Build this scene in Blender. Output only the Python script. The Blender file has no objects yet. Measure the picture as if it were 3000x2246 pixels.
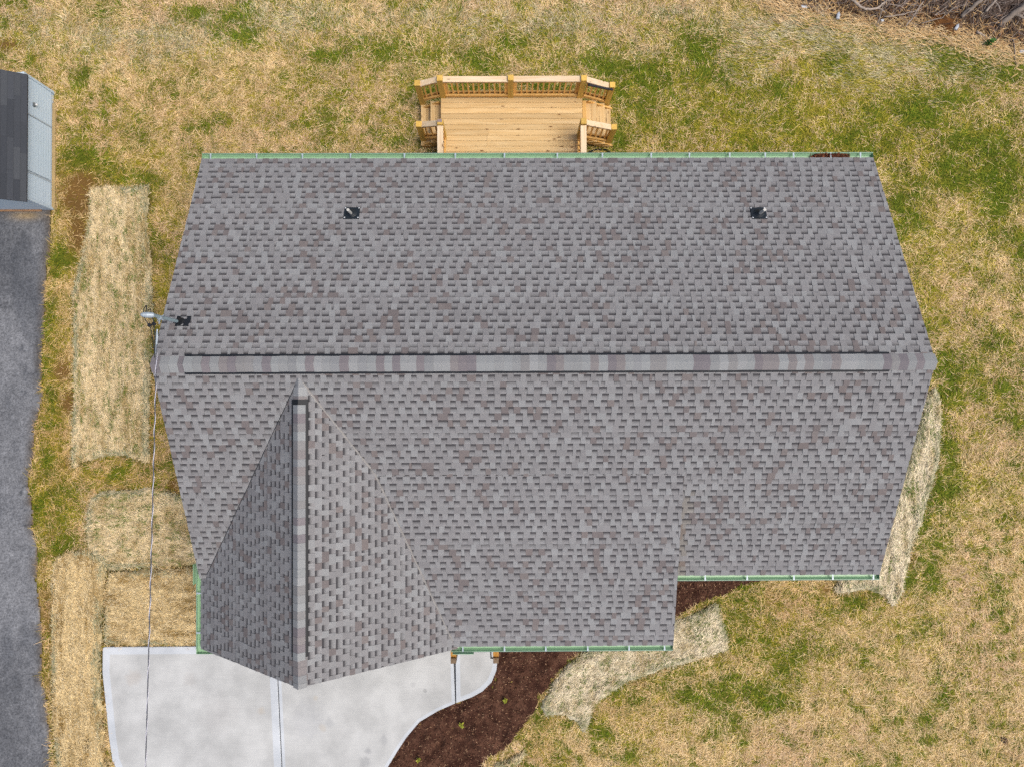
import bpy, bmesh, math, random
import numpy as np
from mathutils import Vector, Matrix

random.seed(7)
rng = np.random.default_rng(11)
C = bpy.context.scene.collection
SC = bpy.context.scene
R_ = math.radians

# ------------------------------------------------------------------ camera, sky, sun, exposure
CAM = (-0.70956, -0.58046, 18.133)
FPX, TH, YAW, ROLL = 1989.5, 0.0153, -0.00403, -0.00645
def rot(th, yaw, roll):
    c, s = math.cos, math.sin
    rx = np.array([[1, 0, 0], [0, c(th), -s(th)], [0, s(th), c(th)]])
    ry = np.array([[c(roll), 0, s(roll)], [0, 1, 0], [-s(roll), 0, c(roll)]])
    rz = np.array([[c(yaw), -s(yaw), 0], [s(yaw), c(yaw), 0], [0, 0, 1]])
    return rz @ rx @ ry
RM = rot(TH, YAW, ROLL)
cd = bpy.data.cameras.new('camera')
cd.sensor_width = 36.0
cd.lens = 36.0 * FPX / 3000.0
cd.clip_end = 2000
cam = bpy.data.objects.new('camera', cd)
C.objects.link(cam)
m4 = Matrix.Identity(4)
for i in range(3):
    for j in range(3):
        m4[i][j] = RM[i, j]
    m4[i][3] = CAM[i]
cam.matrix_world = m4
SC.camera = cam

SUN_EL, SUN_AZ = R_(63), R_(104)          # azimuth measured from +Y towards +X
w = bpy.data.worlds.new("World")
SC.world = w
w.use_nodes = True
nt = w.node_tree
bg = nt.nodes['Background']
sky = nt.nodes.new('ShaderNodeTexSky')
sky.sky_type = 'NISHITA'
sky.sun_disc = False
sky.sun_elevation = SUN_EL
sky.sun_rotation = SUN_AZ
sky.air_density = 1.0
sky.dust_density = 6.0
sky.ozone_density = 1.0
nt.links.new(sky.outputs[0], bg.inputs[0])
bg.inputs[1].default_value = 0.15
sl = bpy.data.lights.new('sun', 'SUN')
sl.energy = 1.55
sl.angle = R_(35)
sl.color = (1.0, 0.95, 0.83)
so = bpy.data.objects.new('sun', sl)
C.objects.link(so)
sdir = Vector((math.sin(SUN_AZ) * math.cos(SUN_EL), math.cos(SUN_AZ) * math.cos(SUN_EL), math.sin(SUN_EL)))
so.rotation_euler = sdir.to_track_quat('Z', 'Y').to_euler()
so.location = (30, 10, 40)
SC.view_settings.view_transform = 'Standard'
SC.view_settings.look = 'None'
SC.view_settings.exposure = 0.35
SC.view_settings.gamma = 1.0
SC.view_settings.use_curve_mapping = False
SC.cycles.use_denoising = False
SC.cycles.max_bounces = 6

# ------------------------------------------------------------------ helpers
KEXP = 1.62                               # how much brighter the picture shows a surface than its own colour
def lin(v):
    v = v / 255.0
    return v / 12.92 if v <= 0.04045 else ((v + 0.055) / 1.055) ** 2.4
def col(r, g, b):
    return (lin(r) / KEXP, lin(g) / KEXP, lin(b) / KEXP)
def ncol(a):
    a = np.asarray(a, float) / 255.0
    return np.where(a <= 0.04045, a / 12.92, ((a + 0.055) / 1.055) ** 2.4) / KEXP

def G(u, v, z=0.0):
    """survey: where the sight line of photo pixel (u, v) meets height z"""
    r = RM @ np.array([(u - 1500) / FPX, -(v - 1123) / FPX, -1.0])
    t = (z - CAM[2]) / r[2]
    return (CAM[0] + t * r[0], CAM[1] + t * r[1], z)
def Gs(pts, z=0.0):
    return [G(u, v, z)[:2] for u, v in pts]
DK = 3000.0 / 2212.0

def mat(name):
    m = bpy.data.materials.new(name)
    m.use_nodes = True
    return m, m.node_tree, m.node_tree.nodes['Principled BSDF']

def plain(name, c, rough=0.6, metal=0.0, noise=0.0, scale=8.0, bump=0.0, spec=0.3):
    m, t, p = mat(name)
    p.inputs['Roughness'].default_value = rough
    p.inputs['Metallic'].default_value = metal
    p.inputs['Specular IOR Level'].default_value = spec
    if noise:
        tc = t.nodes.new('ShaderNodeTexCoord')
        n = t.nodes.new('ShaderNodeTexNoise')
        n.inputs['Scale'].default_value = scale
        n.inputs['Detail'].default_value = 5
        mx = t.nodes.new('ShaderNodeMix')
        mx.data_type = 'RGBA'
        mx.inputs[6].default_value = tuple(x * (1 - noise) for x in c) + (1,)
        mx.inputs[7].default_value = tuple(min(1, x * (1 + noise)) for x in c) + (1,)
        t.links.new(tc.outputs['Object'], n.inputs['Vector'])
        t.links.new(n.outputs['Fac'], mx.inputs[0])
        t.links.new(mx.outputs[2], p.inputs['Base Color'])
        if bump:
            b = t.nodes.new('ShaderNodeBump')
            b.inputs['Strength'].default_value = bump
            b.inputs['Distance'].default_value = 0.01
            t.links.new(n.outputs['Fac'], b.inputs['Height'])
            t.links.new(b.outputs['Normal'], p.inputs['Normal'])
    else:
        p.inputs['Base Color'].default_value = tuple(c) + (1,)
    return m

def attr_mat(name, rough=0.9, grain=0.25, scale=120.0, bump=0.3, spec=0.1, trans=0.0, lo=None):
    """colour comes from the mesh attribute Col, fine grain on top"""
    m, t, p = mat(name)
    a = t.nodes.new('ShaderNodeAttribute')
    a.attribute_name = 'Col'
    p.inputs['Roughness'].default_value = rough
    p.inputs['Specular IOR Level'].default_value = spec
    if grain:
        tc = t.nodes.new('ShaderNodeTexCoord')
        n = t.nodes.new('ShaderNodeTexNoise')
        n.inputs['Scale'].default_value = scale
        n.inputs['Detail'].default_value = 3
        mr = t.nodes.new('ShaderNodeMapRange')
        mr.inputs[1].default_value = 0.25
        mr.inputs[2].default_value = 0.75
        mr.inputs[3].default_value = 1 - grain
        mr.inputs[4].default_value = 1 + grain
        mul = t.nodes.new('ShaderNodeVectorMath')
        mul.operation = 'SCALE'
        t.links.new(tc.outputs['Object'], n.inputs['Vector'])
        t.links.new(n.outputs['Fac'], mr.inputs[0])
        t.links.new(a.outputs['Color'], mul.inputs[0])
        t.links.new(mr.outputs[0], mul.inputs['Scale'])
        t.links.new(mul.outputs[0], p.inputs['Base Color'])
        if bump:
            b = t.nodes.new('ShaderNodeBump')
            b.inputs['Strength'].default_value = bump
            b.inputs['Distance'].default_value = 0.01
            t.links.new(n.outputs['Fac'], b.inputs['Height'])
            t.links.new(b.outputs['Normal'], p.inputs['Normal'])
    else:
        t.links.new(a.outputs['Color'], p.inputs['Base Color'])
    return m

def wood(name, axis, c1, c2, c3, knots=True):
    """sawn softwood, grain along the given object axis"""
    m, t, p = mat(name)
    tc = t.nodes.new('ShaderNodeTexCoord')
    oi = t.nodes.new('ShaderNodeObjectInfo')
    sc = [11.0, 11.0, 11.0]
    sc[axis] = 0.7
    off = t.nodes.new('ShaderNodeVectorMath')
    off.operation = 'MULTIPLY_ADD'
    cmb = t.nodes.new('ShaderNodeCombineXYZ')
    for k, f in enumerate((37.0, 91.0, 53.0)):
        mm = t.nodes.new('ShaderNodeMath')
        mm.operation = 'MULTIPLY'
        mm.inputs[1].default_value = f
        t.links.new(oi.outputs['Random'], mm.inputs[0])
        t.links.new(mm.outputs[0], cmb.inputs[k])
    off.inputs[1].default_value = sc
    t.links.new(tc.outputs['Object'], off.inputs[0])
    t.links.new(cmb.outputs[0], off.inputs[2])
    n = t.nodes.new('ShaderNodeTexNoise')
    n.inputs['Scale'].default_value = 1.6
    n.inputs['Detail'].default_value = 6
    n.inputs['Distortion'].default_value = 0.6
    t.links.new(off.outputs[0], n.inputs['Vector'])
    r = t.nodes.new('ShaderNodeValToRGB')
    r.color_ramp.elements[0].position = 0.3
    r.color_ramp.elements[0].color = tuple(c1) + (1,)
    r.color_ramp.elements[1].position = 0.62
    r.color_ramp.elements[1].color = tuple(c2) + (1,)
    e = r.color_ramp.elements.new(0.8)
    e.color = tuple(c3) + (1,)
    t.links.new(n.outputs['Fac'], r.inputs[0])
    mr = t.nodes.new('ShaderNodeMapRange')
    mr.inputs[3].default_value = 0.84
    mr.inputs[4].default_value = 1.1
    t.links.new(oi.outputs['Random'], mr.inputs[0])
    mul = t.nodes.new('ShaderNodeVectorMath')
    mul.operation = 'SCALE'
    t.links.new(r.outputs[0], mul.inputs[0])
    t.links.new(mr.outputs[0], mul.inputs['Scale'])
    last = mul.outputs[0]
    if knots:
        sk = [7.0, 7.0, 7.0]
        sk[axis] = 2.2
        o2 = t.nodes.new('ShaderNodeVectorMath')
        o2.operation = 'MULTIPLY_ADD'
        o2.inputs[1].default_value = sk
        t.links.new(tc.outputs['Object'], o2.inputs[0])
        t.links.new(cmb.outputs[0], o2.inputs[2])
        v = t.nodes.new('ShaderNodeTexVoronoi')
        v.inputs['Scale'].default_value = 1.0
        t.links.new(o2.outputs[0], v.inputs['Vector'])
        k = t.nodes.new('ShaderNodeMapRange')
        k.inputs[1].default_value = 0.07
        k.inputs[2].default_value = 0.15
        t.links.new(v.outputs['Distance'], k.inputs[0])
        mx = t.nodes.new('ShaderNodeMix')
        mx.data_type = 'RGBA'
        mx.inputs[6].default_value = col(120, 78, 40) + (1,)
        t.links.new(k.outputs[0], mx.inputs[0])
        t.links.new(last, mx.inputs[7])
        last = mx.outputs[2]
    t.links.new(last, p.inputs['Base Color'])
    p.inputs['Roughness'].default_value = 0.75
    p.inputs['Specular IOR Level'].default_value = 0.2
    b = t.nodes.new('ShaderNodeBump')
    b.inputs['Strength'].default_value = 0.15
    b.inputs['Distance'].default_value = 0.004
    t.links.new(n.outputs['Fac'], b.inputs['Height'])
    t.links.new(b.outputs['Normal'], p.inputs['Normal'])
    return m

def link(o, parent=None):
    C.objects.link(o)
    if parent is not None:
        o.parent = parent
    return o
def tag(o, label=None, cat=None, group=None, kind=None):
    if label: o['label'] = label
    if cat: o['category'] = cat
    if group: o['group'] = group
    if kind: o['kind'] = kind
    return o
def empty(name, loc, label, cat, group=None):
    o = bpy.data.objects.new(name, None)
    o.empty_display_size = 0.2
    C.objects.link(o)
    o.location = loc
    return tag(o, label, cat, group)

class MB:
    """collects faces in world coordinates; build() links ONE mesh object whose origin is at `origin`"""
    def __init__(s):
        s.v, s.f, s.c, s.mi = [], [], [], []
    def face(s, pts, c=None, mi=0):
        k = len(s.v)
        s.v += [tuple(p) for p in pts]
        s.f.append(tuple(range(k, k + len(pts))))
        s.c.append(c)
        s.mi.append(mi)
    def box(s, lo, hi, M=None, c=None, bev=0.0):
        x0, y0, z0 = lo
        x1, y1, z1 = hi
        if bev:
            b = bev
            ring = lambda z, d: [(x0 + d, y0 + d, z), (x1 - d, y0 + d, z), (x1 - d, y1 - d, z), (x0 + d, y1 - d, z)]
            rs = [ring(z0, b), ring(z0 + b, 0), ring(z1 - b, 0), ring(z1, b)]
            k = len(s.v)
            for r in rs:
                s.v += [tuple(M @ Vector(p)) if M else p for p in r]
            q = [(k + 3, k + 2, k + 1, k), (k + 12, k + 13, k + 14, k + 15)]
            for a in range(3):
                for i in range(4):
                    j = (i + 1) % 4
                    q.append((k + 4 * a + i, k + 4 * a + j, k + 4 * a + 4 + j, k + 4 * a + 4 + i))
            s.f += q
            s.c += [c] * len(q)
            s.mi += [0] * len(q)
            return
        p = [(x0, y0, z0), (x1, y0, z0), (x1, y1, z0), (x0, y1, z0), (x0, y0, z1), (x1, y0, z1), (x1, y1, z1), (x0, y1, z1)]
        k = len(s.v)
        s.v += [tuple(M @ Vector(q)) if M else q for q in p]
        q = [(k + 3, k + 2, k + 1, k), (k + 4, k + 5, k + 6, k + 7), (k, k + 1, k + 5, k + 4), (k + 1, k + 2, k + 6, k + 5),
             (k + 2, k + 3, k + 7, k + 6), (k + 3, k, k + 4, k + 7)]
        s.f += q
        s.c += [c] * 6
        s.mi += [0] * 6
    def beam(s, a, b, w_, h_, up=(0, 0, 1), c=None, bev=0.0):
        """box from a to b; w_ across, h_ along up"""
        a, b = Vector(a), Vector(b)
        d = (b - a)
        L = d.length
        x = d.normalized()
        y = Vector(up).cross(x)
        if y.length < 1e-5:
            y = Vector((1, 0, 0)).cross(x)
        y.normalize()
        z = x.cross(y)
        M = Matrix(((x.x, y.x, z.x, a.x), (x.y, y.y, z.y, a.y), (x.z, y.z, z.z, a.z), (0, 0, 0, 1)))
        s.box((0, -w_ / 2, -h_ / 2), (L, w_ / 2, h_ / 2), M, c, bev)
    def tube(s, path, r, n=8, c=None, cap=True):
        path = [Vector(p) for p in path]
        rr = r if isinstance(r, (list, tuple)) else [r] * len(path)
        rings = []
        ref = Vector((0.31, 0.17, 0.93))
        for i, p in enumerate(path):
            d = (path[min(i + 1, len(path) - 1)] - path[max(i - 1, 0)]).normalized()
            u = d.cross(ref)
            if u.length < 1e-3:
                u = d.cross(Vector((1, 0, 0)))
            u.normalize()
            v = d.cross(u)
            k = len(s.v)
            for j in range(n):
                a = 2 * math.pi * j / n
                s.v.append(tuple(p + (u * math.cos(a) + v * math.sin(a)) * rr[i]))
            rings.append(k)
        for a, b in zip(rings, rings[1:]):
            for j in range(n):
                j2 = (j + 1) % n
                s.f.append((a + j, b + j, b + j2, a + j2))
                s.c.append(c)
                s.mi.append(0)
        if cap:
            s.f.append(tuple(rings[0] + j for j in range(n)))
            s.f.append(tuple(rings[-1] + j for j in reversed(range(n))))
            s.c += [c, c]
            s.mi += [0, 0]
    def lathe(s, prof, center, axis=Vector((0, 0, 1)), n=20, c=None):
        axis = Vector(axis).normalized()
        u = axis.orthogonal().normalized()
        v = axis.cross(u)
        ks = []
        for r, h in prof:
            ks.append(len(s.v))
            for j in range(n):
                a = 2 * math.pi * j / n
                s.v.append(tuple(Vector(center) + axis * h + (u * math.cos(a) + v * math.sin(a)) * r))
        for a, b in zip(ks, ks[1:]):
            for j in range(n):
                j2 = (j + 1) % n
                s.f.append((a + j, a + j2, b + j2, b + j))
                s.c.append(c)
                s.mi.append(0)
        s.f.append(tuple(ks[-1] + j for j in range(n)))
        s.c.append(c)
        s.mi.append(0)
    def build(s, name, m, parent=None, smooth=False, origin=None, mats=None):
        V = np.array(s.v, float)
        pw = Vector(parent_world(parent)) if parent is not None else Vector((0, 0, 0))
        if origin is None:
            origin = tuple((V.min(0) + V.max(0)) / 2)
        me = bpy.data.meshes.new(name)
        me.from_pydata((V - np.array(origin)).tolist(), [], s.f)
        if any(c is not None for c in s.c):
            at = me.color_attributes.new('Col', 'FLOAT_COLOR', 'CORNER')
            buf = []
            for f, c in zip(s.f, s.c):
                if c is not None and len(c) == len(f) and not isinstance(c[0], (int, float)):
                    for q in c:
                        buf += [q[0], q[1], q[2], 1]
                else:
                    c3 = c or (0.3, 0.3, 0.3)
                    buf += [c3[0], c3[1], c3[2], 1] * len(f)
            at.data.foreach_set('color', buf)
        for q in (mats or [m]):
            me.materials.append(q)
        if mats:
            me.polygons.foreach_set('material_index', s.mi)
        if smooth:
            me.polygons.foreach_set('use_smooth', [True] * len(me.polygons))
        me.update()
        o = bpy.data.objects.new(name, me)
        C.objects.link(o)
        if parent is not None:
            o.parent = parent
        o.location = Vector(origin) - pw
        return o
def parent_world(p):
    l = Vector((0, 0, 0))
    while p is not None:
        l = l + p.location
        p = p.parent
    return l

def fast_mesh(name, verts, faces_flat, loops_per_face, colors, m, parent=None, smooth=False):
    """numpy mesh; faces_flat index array, loops_per_face int array, colors per vertex"""
    me = bpy.data.meshes.new(name)
    nv, nf = len(verts), len(loops_per_face)
    me.vertices.add(nv)
    me.vertices.foreach_set('co', np.ascontiguousarray(verts, dtype=np.float32).ravel())
    me.loops.add(len(faces_flat))
    me.loops.foreach_set('vertex_index', np.ascontiguousarray(faces_flat, dtype=np.int32))
    me.polygons.add(nf)
    st = np.zeros(nf, dtype=np.int32)
    st[1:] = np.cumsum(loops_per_face)[:-1]
    me.polygons.foreach_set('loop_start', st)
    me.polygons.foreach_set('loop_total', np.ascontiguousarray(loops_per_face, dtype=np.int32))
    if colors is not None:
        at = me.color_attributes.new('Col', 'FLOAT_COLOR', 'POINT')
        c4 = np.ones((nv, 4), np.float32)
        c4[:, :3] = colors
        at.data.foreach_set('color', c4.ravel())
    me.materials.append(m)
    if smooth:
        me.polygons.foreach_set('use_smooth', np.ones(nf, bool))
    me.update()
    me.validate()
    o = bpy.data.objects.new(name, me)
    C.objects.link(o)
    if parent is not None:
        o.parent = parent
    return o

def vnoise(x, y, seed=0):
    xi, yi = np.floor(x).astype(np.int64), np.floor(y).astype(np.int64)
    xf, yf = x - xi, y - yi
    xf = xf * xf * (3 - 2 * xf)
    yf = yf * yf * (3 - 2 * yf)
    def h(a, b):
        n = (a * 374761393 + b * 668265263 + seed * 982451653) & 0x7fffffff
        n = ((n ^ (n >> 13)) * 1274126177) & 0x7fffffff
        n = n ^ (n >> 16)
        return (n & 0xffff) / 65535.0
    a, b, c, d = h(xi, yi), h(xi + 1, yi), h(xi, yi + 1), h(xi + 1, yi + 1)
    return (a * (1 - xf) + b * xf) * (1 - yf) + (c * (1 - xf) + d * xf) * yf
def fbm(x, y, seed=0, o=4):
    s, a, t = 0.0, 0.5, 0.0
    for i in range(o):
        s = s + a * vnoise(x, y, seed + i * 17)
        t += a
        x, y, a = x * 2.03 + 11.3, y * 2.03 + 5.7, a * 0.5
    return s / t
def inside(x, y, poly):
    r = np.zeros(x.shape, bool)
    n = len(poly)
    for i in range(n):
        x0, y0 = poly[i]
        x1, y1 = poly[(i + 1) % n]
        if y0 == y1:
            continue
        cnd = ((y0 > y) != (y1 > y)) & (x < (x1 - x0) * (y - y0) / (y1 - y0) + x0)
        r ^= cnd
    return r
def edge_dist(x, y, poly, closed=True):
    d = np.full(x.shape, 1e9)
    n = len(poly)
    for i in range(n if closed else n - 1):
        x0, y0 = poly[i]
        x1, y1 = poly[(i + 1) % n]
        dx, dy = x1 - x0, y1 - y0
        L = dx * dx + dy * dy + 1e-12
        t = np.clip(((x - x0) * dx + (y - y0) * dy) / L, 0, 1)
        d = np.minimum(d, np.hypot(x - x0 - t * dx, y - y0 - t * dy))
    return d
def smooth_poly(pts, k=2):
    for _ in range(k):
        out = []
        n = len(pts)
        for i in range(n):
            a, b = pts[i], pts[(i + 1) % n]
            out.append((a[0] * .75 + b[0] * .25, a[1] * .75 + b[1] * .25))
            out.append((a[0] * .25 + b[0] * .75, a[1] * .25 + b[1] * .75))
        pts = out
    return pts

# ------------------------------------------------------------------ outlines on the ground (metres)
ASPH_R = Gs([(150, 560), (154, 616), (151, 672), (146, 743), (137, 831), (135, 899), (131, 967), (125, 1069), (124, 1120), (125, 1171), (105, 1245),
             (100, 1323), (93, 1371), (85, 1425), (98, 1486), (98, 1544), (110, 1595), (108, 1680), (113, 1731), (121, 1793), (125, 1885),
             (123, 1971), (132, 2022), (144, 2107), (150, 2193), (154, 2246), (160, 2320), (165, 2400)])
ASPH = [(-19.0, ASPH_R[0][1])] + ASPH_R + [(ASPH_R[-1][0], -40.0), (-19.0, -40.0)]
DRV_L = Gs([(301, 1895), (297, 1925), (299, 1971), (308, 2056), (318, 2159), (328, 2227), (337, 2246), (352, 2330), (365, 2420)], .07)
CURVE = Gs([(1461, 1906), (1454, 1964), (1440, 1998), (1413, 2025), (1382, 2042), (1335, 2059.5), (1283, 2082), (1229, 2114), (1191, 2159), (1164, 2200),
            (1136, 2246), (1100, 2330), (1075, 2420)], .07)
DRIVE = [(-7.1, DRV_L[0][1])] + DRV_L + CURVE[::-1] + [(CURVE[0][0] + .02, -5.4), (-7.1, -5.4)]
MULCH1 = CURVE[:11] + Gs([(1120, 2300), (1390, 2300), (1410, 2246), (1430, 2220), (1464, 2203), (1499, 2172), (1507, 2159), (1544, 2114), (1572, 2073), (1582, 2036),
                          (1613, 2008), (1630, 1971), (1661, 1943), (1702, 1906)]) + [(2.6, -6.0), (2.6, -4.4), (CURVE[0][0] + .02, -4.4)]
MULCH2 = [(2.65, -5.6)] + Gs([(1979, 1806), (2013, 1786), (2064, 1759), (2139, 1735), (2167, 1714), (2249, 1697)]) + [(5.6, -4.2), (2.65, -4.2)]
HOUSE = [(-7.15, -4.2), (7.15, -4.2), (7.15, 4.3), (-7.15, 4.3)]
GARAGE = [(-7.2, -5.8), (-2.1, -5.8), (-2.1, -4.0), (-7.2, -4.0)]
BL = {
 'long': Gs([(264, 570), (275, 556), (320, 550), (400, 553), (440, 547), (438, 600), (432, 650), (440, 730), (447, 800), (450, 900), (447, 1000), (443, 1120), (438, 1250),
             (440, 1357), (380, 1337), (320, 1333), (260, 1347), (212, 1371), (219, 1250), (222, 1150), (222, 1000), (217, 880), (223, 840), (240, 770), (258, 680), (270, 630)]),
 'square': Gs([(273, 1456), (305, 1437), (373, 1433), (451, 1429), (525, 1447), (560, 1460), (600, 1560), (620, 1655), (573, 1652), (451, 1658), (322, 1667), (262, 1600), (256, 1554), (259, 1493)]),
 'strip': Gs([(165, 1640), (200, 1618), (262, 1606), (318, 1640), (312, 1720), (303, 1800), (297, 1895), (298, 2000), (303, 2100), (318, 2246), (340, 2400), (180, 2400), (173, 2246), (160, 2100), (157, 2000), (157, 1850), (155, 1700)]),
 'side': Gs([(322, 1676), (450, 1666), (573, 1660), (650, 1662), (650, 1885), (450, 1884), (320, 1882), (307, 1876), (314, 1740)]),
 'front': Gs([(1979, 1817), (2033, 1796), (2081, 1769), (2100, 1767), (2109, 1806), (2129, 1871), (2126, 1902), (2026, 1933), (1944, 1953), (1876, 1981), (1828, 1998), (1773, 2036),
              (1736, 2066), (1729, 2097), (1712, 2145), (1698, 2131), (1691, 2107), (1647, 2087), (1599, 2094), (1585, 2066), (1599, 2032), (1616, 2005), (1647, 1960), (1705, 1909), (1800, 1860), (1900, 1840)]),
 'right': Gs([(2738, 1134), (2752, 1181), (2752, 1256), (2748, 1347), (2725, 1425), (2709, 1476), (2694, 1537), (2667, 1595), (2650, 1680), (2633, 1748), (2612, 1776), (2592, 1745),
              (2558, 1728), (2517, 1724), (2455, 1738), (2442, 1731), (2452, 1700), (2470, 1660), (2540, 1600), (2600, 1500), (2640, 1400), (2680, 1280), (2710, 1160)]),
 'scrap': Gs([(1451, 2232), (1500, 2222), (1536, 2193), (1535, 2210), (1520, 2230), (1490, 2275), (1440, 2270)]),
}
BRUSH_EDGE = Gs([(2180, -60), (2251, 0), (2294, 20), (2362, 34), (2467, 58), (2572, 78), (2650, 81), (2725, 92), (2793, 102), (2843, 122), (2894, 142), (2962, 146), (3000, 153), (3120, 190), (3300, 230)])
BRUSH = BRUSH_EDGE + [(BRUSH_EDGE[-1][0], 14.5), (BRUSH_EDGE[0][0], 14.5)]
SHED_X1, SHED_Y0, SHED_Y1 = -12.80, 4.37, 7.52
SHED = [(-17.5, SHED_Y0), (SHED_X1, SHED_Y0), (SHED_X1, SHED_Y1), (-17.5, SHED_Y1)]

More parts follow.
